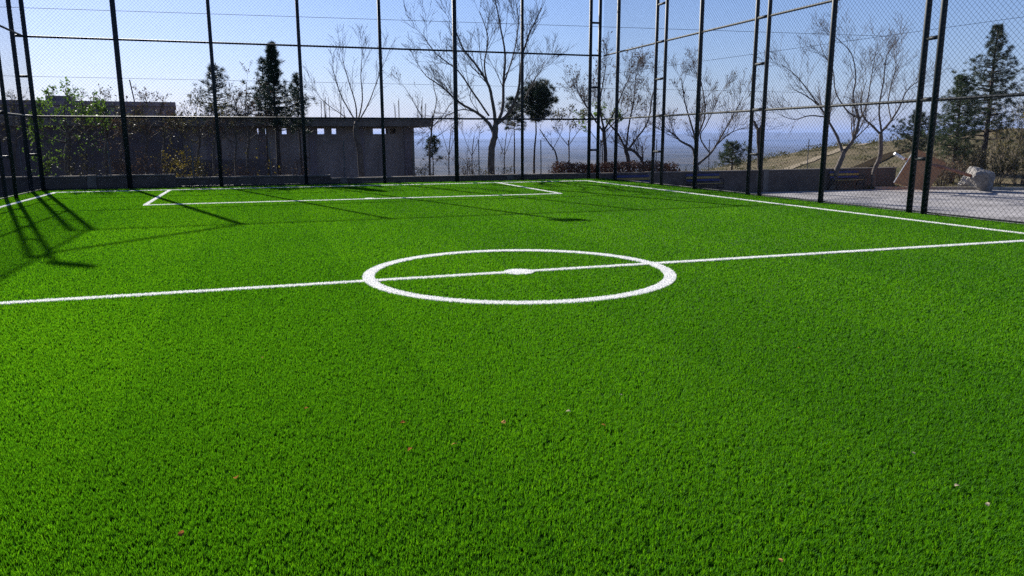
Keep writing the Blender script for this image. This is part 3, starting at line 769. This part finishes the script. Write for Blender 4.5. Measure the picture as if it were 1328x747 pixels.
# the thin pollard by the building
bare_tree('slender pollarded bare tree with upright whips in front of the low building', 33, [
    ([(469, 224, 0), (467, 200, 0), (462, 176, 0), (463, 158, 0)], .14, .11),
    ([(463, 160, 0), (452, 142, .1), (440, 118, .3), (432, 90, .5)], .035, .01),
    ([(463, 160, 0), (461, 135, -.2), (452, 105, -.4), (444, 76, -.5)], .035, .01),
    ([(464, 158, 0), (470, 130, .2), (468, 98, .3), (470, 70, .3)], .035, .01),
    ([(465, 158, 0), (478, 134, -.1), (488, 108, -.3), (497, 84, -.4)], .03, .01),
    ([(463, 165, 0), (445, 150, -.3), (428, 138, -.5), (416, 128, -.6)], .025, .01)], dict(up_cfg, n=[7, 4, 3], len=[1.3, .6, .3], ang=[(.15, .45), (.3, .6), (.3, .7)]), 22, zb=-.9)
bare_tree('thin twiggy tree right beside the end of the low building', 35, [
    ([(558, 224, 0), (557, 200, 0), (559, 178, 0), (561, 150, 0)], .055, .035),
    ([(560, 170, 0), (545, 148, .2), (534, 128, .3), (524, 112, .5)], .025, .008),
    ([(561, 155, 0), (566, 130, -.2), (562, 108, -.3), (568, 88, -.3)], .025, .008),
    ([(560, 165, 0), (574, 150, .2), (584, 135, .3), (596, 122, .4)], .02, .008),
    ([(559, 182, 0), (574, 172, -.2), (588, 160, -.3)], .02, .007)], dict(CFG, n=[5, 4, 3], len=[1.0, .55, .3]), 23, zb=-1.2, leafm=M_LEAFB, nleaf=140, leafs=.07)
for k, (px, top, sd_, lab) in enumerate(((583, 168, 41, 'spindly sapling standing left of the thick fence post'), (613, 176, 42, 'spindly sapling left of the tall bare tree trunk'), (655, 172, 43, 'very thin straight sapling at the right side of the tall bare tree'))):
    bare_tree(lab, 35+k*.4, [([(px, 226, 0), (px-1, 205, 0), (px+2, top, 0)], .03, .015), ([(px, 205, 0), (px-8, top+10, .2), (px-12, top-2, .3)], .014, .006), ([(px, 200, 0), (px+7, top+8, -.2), (px+10, top-6, -.2)], .014, .006)],
              dict(CFG, n=[4, 3, 3], len=[.7, .4, .25], trunk_sprout=1), sd_, zb=-1.3, leafm=M_LEAFO, nleaf=70, leafs=.07, name='sapling', group='saplings behind the low wall')
bare_tree('leaning leafless tree stem between the lollipop pine and the hedge', 35, [
    ([(728, 222, 0), (722, 204, 0), (712, 186, 0), (700, 168, 0)], .045, .02), ([(716, 195, 0), (726, 176, .2), (730, 160, .2)], .016, .006)],
    dict(CFG, n=[4, 3, 3], len=[.6, .4, .25], trunk_sprout=1), 44, zb=-1.2, leafm=M_LEAFO, nleaf=60, leafs=.07, name='sapling', group='saplings behind the low wall')
for k, (px, lab) in enumerate(((738, 'small pale green leaved tree rising from the left end of the hedge'), (781, 'small yellow green leaved tree beside the corner lattice post'))):
    bare_tree(lab, 37+k, [([(px, 224, 0), (px, 200, 0), (px-1, 182, 0)], .04, .03), ([(px, 190, 0), (px-14, 172, .3), (px-18, 160, .4)], .02, .008), ([(px, 188, 0), (px+12, 170, -.3), (px+17, 162, -.4)], .02, .008), ([(px, 185, 0), (px+1, 165, .3), (px-2, 156, .2)], .02, .008)],
              dict(CFG, n=[6, 4, 3], len=[.7, .45, .25]), 45+k, zb=-1.4, leafm=M_LEAFG if k else M_LEAFO, nleaf=900 if k else 420, leafs=.10, name='small_tree')
# trees behind the hedge / corner
brn = dict(CFG, n=[8, 7, 5], len=[1.25, .7, .36], ang=[(.3, .75), (.35, .9), (.3, .9)])
bare_tree('bushy brown twigged tree with a straight dark trunk right of the corner lattice post', 36, [
    ([(786, 226, 0), (785, 205, 0), (784, 183, 0), (783, 165, 0)], .10, .08),
    ([(783, 172, 0), (768, 150, .3), (757, 132, .5), (748, 118, .7)], .05, .012),
    ([(783, 168, 0), (778, 138, -.4), (782, 108, -.6), (786, 86, -.7)], .05, .012),
    ([(784, 168, 0), (797, 145, .4), (808, 118, .6), (818, 96, .7)], .05, .012),
    ([(784, 172, 0), (800, 156, -.3), (812, 146, -.5)], .03, .012)], brn, 24, zb=-1.2, leafm=M_LEAFB, nleaf=1100, leafs=.085, barkm=M_BARKD)
bare_tree('crooked two stemmed tree with fine brown twigs right of the straight dark trunk', 36.5, [
    ([(815, 228, 0), (815, 212, 0), (812, 196, 0), (810, 188, 0)], .10, .09),
    ([(811, 192, 0), (800, 172, .3), (788, 158, .5), (776, 140, .7)], .06, .014),
    ([(812, 192, 0), (816, 160, -.3), (822, 130, -.6), (824, 100, -.8)], .05, .014),
    ([(813, 196, 0), (825, 180, .2), (840, 158, .5), (846, 125, .6), (852, 105, .7)], .055, .014),
    ([(838, 228, 0), (832, 208, 0), (822, 196, .1), (812, 194, 0)], .075, .06)], brn, 25, zb=-1.2, leafm=M_LEAFB, nleaf=700, leafs=.08, barkm=M_BARKD)
bare_tree('wide spreading bare tree forked low in front of the wall, by the middle bench', 35.0, [
    ([(905, 243, 0), (904, 225, 0), (902, 212, 0), (903, 206, 0)], .12, .10),
    ([(902, 210, 0), (898, 192, .2), (884, 184, .4), (874, 174, .6), (866, 170, .6)], .07, .02),
    ([(902, 212, 0), (902, 185, -.3), (896, 160, -.4), (888, 132, -.6), (884, 104, -.8)], .06, .014),
    ([(903, 206, 0), (905, 178, .3), (914, 150, .6), (912, 120, .7), (906, 95, .8)], .055, .014),
    ([(904, 214, 0), (922, 198, -.2), (936, 176, -.5), (946, 158, -.8), (962, 130, -1.0)], .06, .012),
    ([(930, 187, -.4), (948, 172, -.2), (966, 166, 0)], .035, .01),
    ([(921, 199, -.2), (908, 178, -.7), (918, 158, -1.0), (934, 120, -1.2)], .035, .012)], dict(brn, n=[8, 7, 5], len=[1.2, .65, .36]), 26, zb=YARD, leafm=M_LEAFB, nleaf=450, leafs=.08)
bare_tree('large bare tree with forked leaning trunk behind the third bench', 37.0, [
    ([(1079, 240, 0), (1084, 225, 0), (1090, 210, 0), (1095, 196, 0)], .14, .11),
    ([(1093, 200, 0), (1086, 178, .3), (1076, 160, .5), (1064, 140, .7), (1048, 126, .9), (1030, 116, 1.2)], .075, .015),
    ([(1095, 198, 0), (1106, 182, -.2), (1112, 165, -.4), (1115, 152, -.5)], .085, .055),
    ([(1115, 155, -.5), (1106, 128, -.8), (1110, 100, -.9), (1104, 70, -1.0), (1086, 50, -1.2)], .05, .012),
    ([(1114, 153, -.5), (1100, 145, 0), (1084, 120, .4), (1080, 90, .6), (1066, 66, .8)], .045, .012),
    ([(1072, 152, .5), (1050, 150, .2), (1030, 155, 0), (1010, 148, -.2)], .04, .01),
    ([(1115, 155, -.5), (1124, 135, .2), (1130, 100, .5), (1136, 66, .6)], .04, .012),
    ([(1064, 140, .7), (1044, 112, .4), (1030, 96, .2), (1014, 84, 0)], .035, .01)], dict(brn, n=[8, 7, 4], len=[1.5, .8, .38], up=[.1, .08, .04]), 27, zb=YARD, barkm=M_BARK)
bare_tree('bare tree with a pale curved trunk between the large bare tree and the brown board', 37.2, [
    ([(1133, 239, 0), (1134, 222, 0), (1142, 200, 0), (1142, 172, 0)], .12, .09),
    ([(1142, 174, 0), (1130, 162, .2), (1120, 152, .3), (1116, 132, .4), (1124, 104, .6)], .06, .014),
    ([(1142, 172, 0), (1153, 160, -.2), (1166, 140, -.4), (1176, 118, -.5), (1192, 104, -.7)], .06, .014),
    ([(1143, 170, 0), (1140, 140, -.3), (1146, 105, -.5), (1150, 72, -.7), (1164, 52, -.8)], .05, .012),
    ([(1156, 157, -.2), (1152, 130, .4), (1160, 95, .8), (1170, 72, .9)], .035, .01)], dict(brn, n=[8, 7, 4], len=[1.3, .75, .38], up=[.12, .1, .04]), 28, zb=YARD, barkm=M_BARK)
bare_tree('cut back dark stump tree showing between the legs of the third lattice post', 36.2, [
    ([(986, 236, 0), (985, 205, 0), (984, 180, 0), (984, 166, 0)], .10, .10),
    ([(984, 170, 0), (980, 162, .1), (978, 157, .1)], .07, .05), ([(984, 170, 0), (988, 162, -.1), (990, 158, -.1)], .07, .05)],
    dict(CFG, n=[3, 2], len=[.3, .2]), 29, zb=YARD, barkm=M_BARKD)

# pines ------------------------------------------------------------------
def pine(label, px, py_base, Y, top_py, profile, seed, m_=M_NEEDLE, trunk_r=.12, n_br=70, clump=46, needle=.16, zb=None, lean=0, name='pine_tree', bottom_py=None, dens=1.0, asp=0.10):
    """profile: list of (fraction of crown height from the bottom, half width in photo pixels)"""
    rg = random.Random(seed); g2 = np.random.default_rng(seed)
    base = at(px, py_base, Y); z0 = float(gz(base.x, base.y)) if zb is None else zb
    ztop = at(px, top_py, Y).z; zc = at(px, bottom_py, Y).z; sc = Y/F
    e = empty(name, (base.x, base.y, z0)); tag(e, label, 'pine tree')
    Ht = ztop-z0; hb_ = zc-z0; lx = lean*sc
    mb = MB(); tp = [(lx*(q/8)**1.5+rg.uniform(-.03, .03), rg.uniform(-.03, .03), -0.08+(Ht-0.1)*q/8) for q in range(9)]
    mb.tube(tp, [trunk_r*(1-.85*q/8) for q in range(9)], 8)
    pr = np.array(profile)
    NP, ND = [], []
    for b in range(n_br):
        f_ = (b+rg.random())/n_br; f_ = f_**0.8; z_ = hb_+(Ht-hb_)*f_
        w_ = np.interp(f_, pr[:, 0], pr[:, 1])*sc*(rg.uniform(.75, 1.3) if rg.random() < .6 else rg.uniform(.35, .9))
        a = b*2.4+rg.uniform(-.5, .5); tx = lx*(z_/Ht)**1.5
        p0 = Vector((tx, 0, z_-w_*.12)); d = Vector((math.cos(a), math.sin(a), rg.uniform(.05, .4)+.5*f_))
        pts = [p0+Vector((d.x*w_*t_, d.y*w_*t_, d.z*w_*t_*t_*.6)) for t_ in (0, .35, .7, 1)]
        mb.tube(pts, [max(.03*w_, .012), .02, .014, .007], 4, cap=False)
        nc = max(4, int(w_/0.15*dens))
        for c in range(nc):
            t_ = rg.uniform(.25, 1.02)**.7; s_ = rv(rg)*w_*.26
            ts_ = t_*t_*.6+.25*t_**4
            q = Vector((tx+d.x*w_*t_+s_.x, d.y*w_*t_+s_.y, p0.z+d.z*w_*ts_+s_.z*.6))
            u_ = g2.normal(size=(clump, 3)); u_ /= np.linalg.norm(u_, axis=1)[:, None]
            u_ += np.array([d.x*.4, d.y*.4, .55]); u_ /= np.linalg.norm(u_, axis=1)[:, None]
            NP.append(np.array(q)[None]+u_*g2.uniform(0, .07, (clump, 1))); ND.append(u_)
    mb.build('trunk', M_BARKD, e, smooth=True)
    P = np.concatenate(NP); D_ = np.concatenate(ND); N = len(P)
    b_ = g2.normal(size=(N, 3)); b_ -= D_*(D_*b_).sum(1)[:, None]; b_ /= np.linalg.norm(b_, axis=1)[:, None]
    ln = (needle*g2.uniform(.6, 1.2, N))[:, None]
    V3 = np.stack([P+b_*ln*asp*.5, P-b_*ln*asp*.5, P+D_*ln], 1).reshape(-1, 3); k = np.arange(N)*3
    link('crown', np_mesh('crown', V3, [np.stack([k, k+1, k+2], 1)]), m_, e)
    return e
cone = [(0, .5), (.12, .95), (.3, 1), (.55, .75), (.8, .42), (1, .08)]
def sc_(pr, w_): return [(a, b*w_) for a, b in pr]
pine('small dark pine left of the larger one, above the low building roof', 287, 224, 33, 86, [(0, 18), (.3, 23), (.6, 18), (.85, 10), (1, 2)], 51, bottom_py=162, n_br=52, clump=26, trunk_r=.11, zb=-.9)
pine('narrow dark plume of a pine at the left flank of the double topped one', 349, 224, 33.8, 76, [(0, 12), (.4, 11), (.8, 6), (1, 2)], 50, bottom_py=165, n_br=36, clump=26, trunk_r=.06, zb=-.9)
pine('dark double topped pine rising over the middle of the low building', 362, 224, 33.5, 58, [(0, 34), (.2, 40), (.38, 36), (.48, 20), (.52, 8), (.7, 9), (.85, 6), (1, 2)], 52, bottom_py=165, n_br=135, clump=34, trunk_r=.13, zb=-.9)
pine('slim side pine close against the double topped one', 391, 224, 34.2, 98, [(0, 12), (.4, 14), (.8, 7), (1, 2)], 53, bottom_py=172, n_br=40, clump=30, trunk_r=.07, zb=-.9)
pine('lollipop pine with a dense leaning round crown on a thin bare trunk', 691, 224, 36, 112, [(0, 7), (.15, 14), (.45, 21), (.7, 20), (.88, 15), (1, 9)], 54, bottom_py=157, n_br=90, clump=46, trunk_r=.07, zb=-1.2, lean=7, needle=.17, dens=1.5)
pine('dark ragged young pine half hidden behind the tall bare tree', 667, 224, 38, 128, [(0, 14), (.3, 17), (.6, 15), (1, 4)], 55, bottom_py=168, n_br=36, clump=40, trunk_r=.06, zb=-1.3)
pine('tiny round pine beside the end of the low building', 562, 224, 36.5, 178, [(0, 10), (.5, 12), (1, 4)], 56, bottom_py=205, n_br=22, clump=34, trunk_r=.05, zb=-1.2)
pine('low bushy pine on the slope behind the middle bench', 948, 226, 45, 186, [(0, 14), (.4, 21), (.8, 13), (1, 4)], 57, m_=M_NEEDLE2, bottom_py=214, n_br=40, clump=40, trunk_r=.08)
pine('broad low pine behind the brown board and lattice post', 1186, 222, 46, 148, [(0, 15), (.3, 30), (.7, 24), (1, 5)], 58, bottom_py=196, n_br=60, clump=48, trunk_r=.11)
pine('mid sized pine standing in front of the tallest pine', 1234, 236, 40, 100, [(0, 24), (.25, 31), (.5, 27), (.8, 15), (1, 4)], 59, m_=M_NEEDLE2, bottom_py=208, n_br=110, clump=46, trunk_r=.13)
pine('tallest pine tree with tiered branches at the right edge', 1272, 236, 43, 34, [(0, 34), (.1, 46), (.28, 42), (.36, 36), (.46, 42), (.54, 34), (.64, 27), (.74, 20), (.86, 12), (1, 3)], 60, bottom_py=180, n_br=130, clump=44, trunk_r=.17)

# shrubs -----------------------------------------------------------------
def shrub(label, px, Y, w_, h_, m_, seed, nleaf, leafs=.06, zb=None, name='shrub', ns=16, group=None, yoff=0, cfg=None, density_r=.5, dpt=.8):
    rg = random.Random(seed); base = at(px, 225, Y); z0 = float(gz(base.x, base.y)) if zb is None else zb
    e = empty(name, (base.x, base.y, z0)); tag(e, label, 'shrub', group)
    mt_ = MB(); mb = MB(); tips = []
    for q in range(ns):
        a = rg.uniform(0, 6.283); rr = rg.random()**.6
        d = Vector((math.cos(a)*rr*w_*.9/h_, math.sin(a)*rr*dpt*w_*.9/h_, 1.0))
        pts = limb_path(Vector((math.cos(a)*w_*.18, math.sin(a)*w_*.12, -.05)), d, h_*rg.uniform(.65, 1.08), rg, 5, .02, .13)
        mt_.tube(pts, [.016, .013, .011, .009, .007, .005], 4, cap=False)
        sprout(mt_, mt_, pts, .01, rg, 0, 2, cfg or dict(n=[6, 4], ang=[(.3, .9), (.3, 1)], len=[h_*.28, h_*.15], up=[.05, .02], wob=.2, rmin=.004, t0=.2), tips)
    mt_.build('stems', M_TWIG, e)
    tp = [t_[0] for t_ in tips]
    P = [tuple(rg.choice(tp)+rv(rg)*rg.uniform(0, .09)) for _ in range(nleaf)]
    leaf_obj('foliage', P, leafs, seed, m_, e, .6, .3)
    return e
def leafy_tree(label, px, Y, w_, top_py, m_, seed, nleaf, leafs, zb, trunk=.08, bot=None):
    sc = Y/F; base = at(px, 224, Y); ht = at(px, top_py, Y).z-zb
    return bare_tree(label, Y, [([(px, 224, 0), (px-1, 205, 0), (px+1, 185, 0), (px, 170, 0)], trunk, trunk*.7),
        ([(px, 178, 0), (px-w_*.5, 160, .3), (px-w_*.8, top_py+22, .5)], trunk*.45, .01), ([(px, 175, 0), (px+w_*.45, 158, -.3), (px+w_*.85, top_py+18, -.5)], trunk*.45, .01),
        ([(px, 170, 0), (px-w_*.15, 150, -.4), (px-w_*.1, top_py, -.4)], trunk*.45, .01), ([(px, 182, 0), (px+w_*.6, 172, .5), (px+w_, 165, .7)], trunk*.35, .01), ([(px, 186, 0), (px-w_*.6, 180, -.3), (px-w_, 174, -.4)], trunk*.35, .01)],
        dict(CFG, n=[6, 4, 3], len=[.75, .45, .25]), seed, zb=zb, leafm=m_, nleaf=nleaf, leafs=leafs, name='leafy_tree')
leafy_tree('sunlit bright green leafed tree in front of the taller building', 88, 30.5, 34, 128, M_LEAFG, 61, 1500, .12, -.9, .13)
leafy_tree('thin olive leafed tree left of the second fence post bay', 138, 31.5, 26, 140, M_LEAFO, 62, 700, .09, -.9)
leafy_tree('thin brown leafed tree right of the thick left fence post', 190, 31, 26, 142, M_LEAFB, 63, 700, .08, -.9, .06)
leafy_tree('sparse brown twiggy tree below the small dark pine', 258, 31.5, 24, 138, M_LEAFO, 64, 600, .08, -.9, .06)
leafy_tree('sparse pale leafed tree between the two dark pines', 322, 32, 22, 108, M_LEAFB, 65, 420, .08, -.9, .06)
shrub('round olive yellow shrub above the wall in the second fence bay', 232, 29.6, 1.0, 2.0, M_LEAFY, 71, 1500, .06, zb=-.82)
shrub('small yellowish weed bush hanging over the wall below the olive shrub', 238, 28.2, .45, 1.15, M_LEAFO, 72, 500, .06, zb=-.8)
shrub('dim brown shrub by the green leafed tree', 165, 30, .9, 2.0, M_LEAFB, 73, 700, .06, zb=-.85)
shrub('bright yellow leaf tuft in front of the low building', 345, 30.3, .45, 1.9, M_LEAFY, 74, 90, .09, zb=-.85, ns=7)
shrub('yellow green bush at the far left behind the lattice post', 52, 29.5, .8, 2.4, M_LEAFG, 75, 350, .10, zb=-.85, ns=9)
shrub('brown bare bush below the double topped pine', 385, 31.5, .8, 1.8, M_LEAFB, 76, 300, .06, zb=-.85)
for k, (px, Y, w2, top, m_, nl, lab) in enumerate((
    (20, 30.5, 22, 138, M_LEAFO, 500, 'dull leafed small tree seen through the left lattice post'),
    (112, 29.6, 20, 158, M_LEAFG, 420, 'dark green young tree right of the sunlit green tree'),
    (158, 31.8, 22, 150, M_LEAFB, 520, 'brown leafed young tree just left of the thick left fence post'),
    (212, 30.6, 22, 150, M_LEAFO, 520, 'olive leafed young tree directly left of the round yellow shrub'),
    (278, 30.2, 20, 156, M_LEAFO, 420, 'thin young tree by the second slim fence post'),
    (306, 30.8, 18, 150, M_LEAFB, 360, 'brown twiggy young tree before the first small wall openings'))):
    leafy_tree(lab, px, Y, w2, top, m_, 110+k, nl, .075, -.9, .05)
for k, (px, Y, w_, h_, m_, nl, lab) in enumerate((
    (108, 28.9, .8, 1.9, M_LEAFO, 700, 'dark olive shrub right of the green tree trunk'),
    (185, 29.3, .8, 1.8, M_LEAFB, 600, 'brown shrub beside the thick left fence post'),
    (268, 29.6, .8, 1.7, M_LEAFO, 600, 'dull olive shrub to the right of the round yellow shrub'),
    (310, 29.8, .9, 1.7, M_LEAFB, 500, 'bare brown shrub under the pale leafed tree'),
    (545, 36.5, .8, 1.5, M_LEAFB, 500, 'dry mound like shrub at the right foot of the low building'),
    (600, 33.5, .6, 1.6, M_LEAFB, 260, 'thin dry shrub beside the thick middle fence post'),
    (652, 33.5, .5, 1.3, M_LEAFO, 300, 'low weedy shrub at the right foot of the tall bare tree'),
    (625, 33.4, .4, 1.2, M_LEAFO, 300, 'low weedy shrub at the left foot of the tall bare tree'))):
    shrub(lab, px, Y, w_, h_, m_, 120+k, nl, .065, zb=-.9)
# hedge
hd = pitch_empty('hedge', 0, 22.6, -.85); tag(hd, 'clipped red brown hedge behind the wall at the far corner', 'hedge')
ha, hb2 = u_at(706, 22.6), u_at(886, 22.6)
g2 = np.random.default_rng(81); N = 16000
P = np.stack([g2.uniform(ha, hb2, N), g2.uniform(-.5, .5, N), g2.uniform(0, 1, N)], 1)
hgt = 1.42+.12*fbm(P[:, 0]*1.3, P[:, 1]*2, 4); P[:, 2] = P[:, 2]**.5*hgt
edge = np.minimum(P[:, 0]-ha, hb2-P[:, 0]); P = P[P[:, 2] < 0.4+edge*2.0]
leaf_obj('foliage', P, .085, 82, M_LEAFR, hd, .6)
m = MB(); rg = random.Random(83)
for q in range(70):
    x_ = rg.uniform(ha+.2, hb2-.2); m.tube(limb_path((x_, rg.uniform(-.3, .3), -.05), (rg.uniform(-.3, .3), 0, 1), rg.uniform(1.1, 1.6), rg, 4, 0, .15), [.015, .012, .01, .008, .005], 4, cap=False)
m.build('stems', M_TWIG, hd)
# bank vegetation on the right
for k, (px, Y, w_, h_, m_, nl, lab) in enumerate((
    (1222, 38.5, 1.2, 1.3, M_LEAFB, 1300, 'dry brown bush right behind the rusty pole'),
    (1252, 40.0, 1.4, 1.9, M_LEAFO, 1900, 'olive brown bush behind the concrete footing'),
    (1290, 39.0, 1.5, 1.7, M_LEAFO, 2100, 'dark olive bush along the kerb near the right edge'),
    (1325, 38.6, 1.5, 2.0, M_LEAFO, 2200, 'dense olive bush cut off by the right edge'),
    (1305, 42.5, 1.6, 3.2, M_LEAFY, 1500, 'tall bush with yellow autumn leaves under the tallest pine'),
    (1335, 44.0, 2.0, 3.9, M_LEAFO, 2600, 'tall dark bush at the right edge behind the yellow one'),
    (1200, 41.0, 1.0, 1.4, M_LEAFB, 800, 'low dry bush behind the brown board'))):
    shrub(lab, px, Y, w_, h_, m_, 90+k, nl, .085, ns=24)
P = []
g2 = np.random.default_rng(131)
for q in range(260):
    a = math.radians(g2.uniform(11, 31)); r = 77+g2.normal(0, 3) if q < 150 else g2.uniform(45, 76)
    x, y = r*math.sin(a), r*math.cos(a); z = float(gz(x, y)); w0 = g2.uniform(.2, .7); k = int(70*w0)
    for _ in range(k): P.append((x+g2.normal(0, w0*.6), y+g2.normal(0, w0*.5), z+abs(g2.normal(0, w0*.4))))
sb = leaf_obj('scrub', P, .16, 132, M_LEAFO, None, .5); tag(sb, 'low dry scrub dotted over the brown hillside', 'scrub', kind='stuff')
# weeds along kerb and wall
P = []
g2 = np.random.default_rng(99)
for q in range(9000):
    i_ = g2.integers(0, 3); a, b = kerbpts[i_], kerbpts[i_+1]; t_ = g2.random(); pt = a.lerp(b, t_)
    P.append((pt.x+g2.normal(0, .1), pt.y+.2+abs(g2.normal(0, .9)), YARD-.03+abs(g2.normal(0, .05))))
wd_ = leaf_obj('weeds', P, .12, 98, M_LEAFO, None, .3); tag(wd_, 'low dry weeds along the kerb of the yard', 'weeds', kind='stuff')

# ------------------------------------------------------------------ overhead cables
def cable(label, pts, sag, r=0.012):
    a, b = pts; m = MB(); P3 = []
    for q in range(25):
        t_ = q/24; P3.append(a.lerp(b, t_)-Vector((0, 0, sag*4*t_*(1-t_))))
    m.tube(P3, r, 5, cap=False); o = m.build('overhead_cable', M_IRON); tag(o, label, 'cable', 'overhead cables')
def ext(p0, p1, a, b): d = p1-p0; return (p0-d*a, p1+d*b)
cable('upper overhead cable crossing the sky above the tall bare tree', ext(at(0, 9, 44), at(760, 34, 48), .5, .6), .0)
cable('lower overhead cable crossing just above the pine tops', ext(at(40, 99, 44), at(760, 114, 50), .6, .5), .0, .009)
cable('overhead cable climbing toward the top of the tallest pine', ext(at(877, 84, 60), at(1290, 27, 46), .35, .5), .0, .012)

# ------------------------------------------------------------------ dirt path and trench on the slope
def ribbon_ground(name, pts, hw, m_, lift):
    vs = []; fs = []; P2 = []
    for (a, b) in zip(pts[:-1], pts[1:]):
        for q in range(8): P2.append(a.lerp(b, q/8))
    P2.append(pts[-1])
    for i_, q in enumerate(P2):
        d = (P2[min(i_+1, len(P2)-1)]-P2[max(i_-1, 0)]).normalized(); nn = Vector((-d.y, d.x, 0))*hw
        for s in (-1, 1):
            e_ = q+nn*s; vs.append((e_.x, e_.y, float(gz(e_.x, e_.y))+lift))
    for i_ in range(len(P2)-1): fs.append((2*i_, 2*i_+1, 2*i_+3, 2*i_+2))
    me = bpy.data.meshes.new(name); me.from_pydata(vs, [], fs); o = link(name, me, m_, None, True); tag(o, kind='structure'); return o
def az_pt(px, r): d = ray(px, 190); a = math.atan2(d.x, d.y); return Vector((r*math.sin(a), r*math.cos(a), 0))
ribbon_ground('dirt_path', [az_pt(985, 50), az_pt(1040, 60), az_pt(1100, 72), az_pt(1150, 79)], .45, mat('pale dirt', (.19, .16, .12), (.27, .23, .17), 1.5, rough=1, spec=0), .05)
ribbon_ground('trench', [az_pt(1060, 45), az_pt(1100, 52), az_pt(1150, 61), az_pt(1200, 68)], .5, mat('dark soil', (.025, .02, .014), (.05, .04, .028), 2, rough=1, bump=.6, spec=0), .06)

# ------------------------------------------------------------------ fallen leaves
def leaf_mesh(seed):
    rg = random.Random(seed); vs = []; n_ = 9; fs = []
    for q in range(n_):
        t_ = q/(n_-1); wq = math.sin(math.pi*t_**.8)*.42*(1+.15*rg.uniform(-1, 1)); z_ = .18*math.sin(t_*3.0)+rg.uniform(-.03, .03)
        vs += [(t_-.5, -wq, z_+.22*wq+rg.uniform(-.02, .02)), (t_-.5, 0, z_), (t_-.5, wq, z_+.25*wq+rg.uniform(-.02, .02))]
    for q in range(n_-1):
        for s in (0, 1): a = q*3+s; fs.append((a, a+1, a+4, a+3))
    me = bpy.data.meshes.new('fallen_leaf'); me.from_pydata(vs, [], fs); return me
M_DL = [mat('dried leaf rust', (.17, .065, .018), (.32, .13, .035), 60, rough=1, spec=0), mat('dried leaf ochre', (.35, .20, .06), (.42, .24, .07), 60, rough=1, spec=0), mat('dried leaf pale', (.24, .21, .14), (.34, .29, .2), 60, rough=1, spec=0)]
lv = [(523, 549, .04, 0, 'rust brown leaf on the turf just left of centre below the centre circle'), (653, 548, .034, 1, 'ochre leaf on the turf right of the rust brown one'),
      (590, 577, .034, 1, 'orange ochre leaf lowest of the trio below the centre circle'), (532, 583, .028, 0, 'small dull leaf under the rust brown one'),
      (398, 530, .03, 0, 'small rust leaf alone left of the trio'), (782, 552, .032, 0, 'dark brown leaf right of centre'),
      (737, 534, .03, 2, 'pale curled leaf right of centre'), (307, 620, .032, 0, 'rust leaf alone in the lower left turf'),
      (236, 692, .032, 0, 'rust leaf closest to the bottom left corner'), (1037, 452, .035, 0, 'small red brown leaf on the right half of the turf'),
      (1242, 631, .034, 2, 'pale tan leaf, larger of two near the right edge'), (1281, 654, .022, 2, 'tiny pale leaf closest to the right edge'),
      (1184, 588, .024, 2, 'tiny white curled leaf above the pale tan leaf'), (1012, 727, .022, 1, 'tiny tan leaf at the bottom right of centre'),
      (805, 512, .022, 2, 'tiny pale leaf scrap above the dark brown leaf'), (340, 464, .022, 1, 'tiny ochre leaf in the middle left turf')]
for k, (px, py, s, mi, lab) in enumerate(lv):
    q = on_ground(px, py, 0.030); o = link('fallen_leaf', leaf_mesh(k), M_DL[mi]); o.location = q; o.scale = (s*1.15, s*1.05, s*1.1)
    o.rotation_euler = (rnd.uniform(-.4, .4), rnd.uniform(-.4, .4), rnd.uniform(0, 6)); tag(o, lab, 'leaf', 'dried leaves lying on the turf')

scene.cycles.max_bounces = 8; scene.cycles.diffuse_bounces = 3; scene.cycles.transmission_bounces = 4
scene.cycles.use_denoising = False
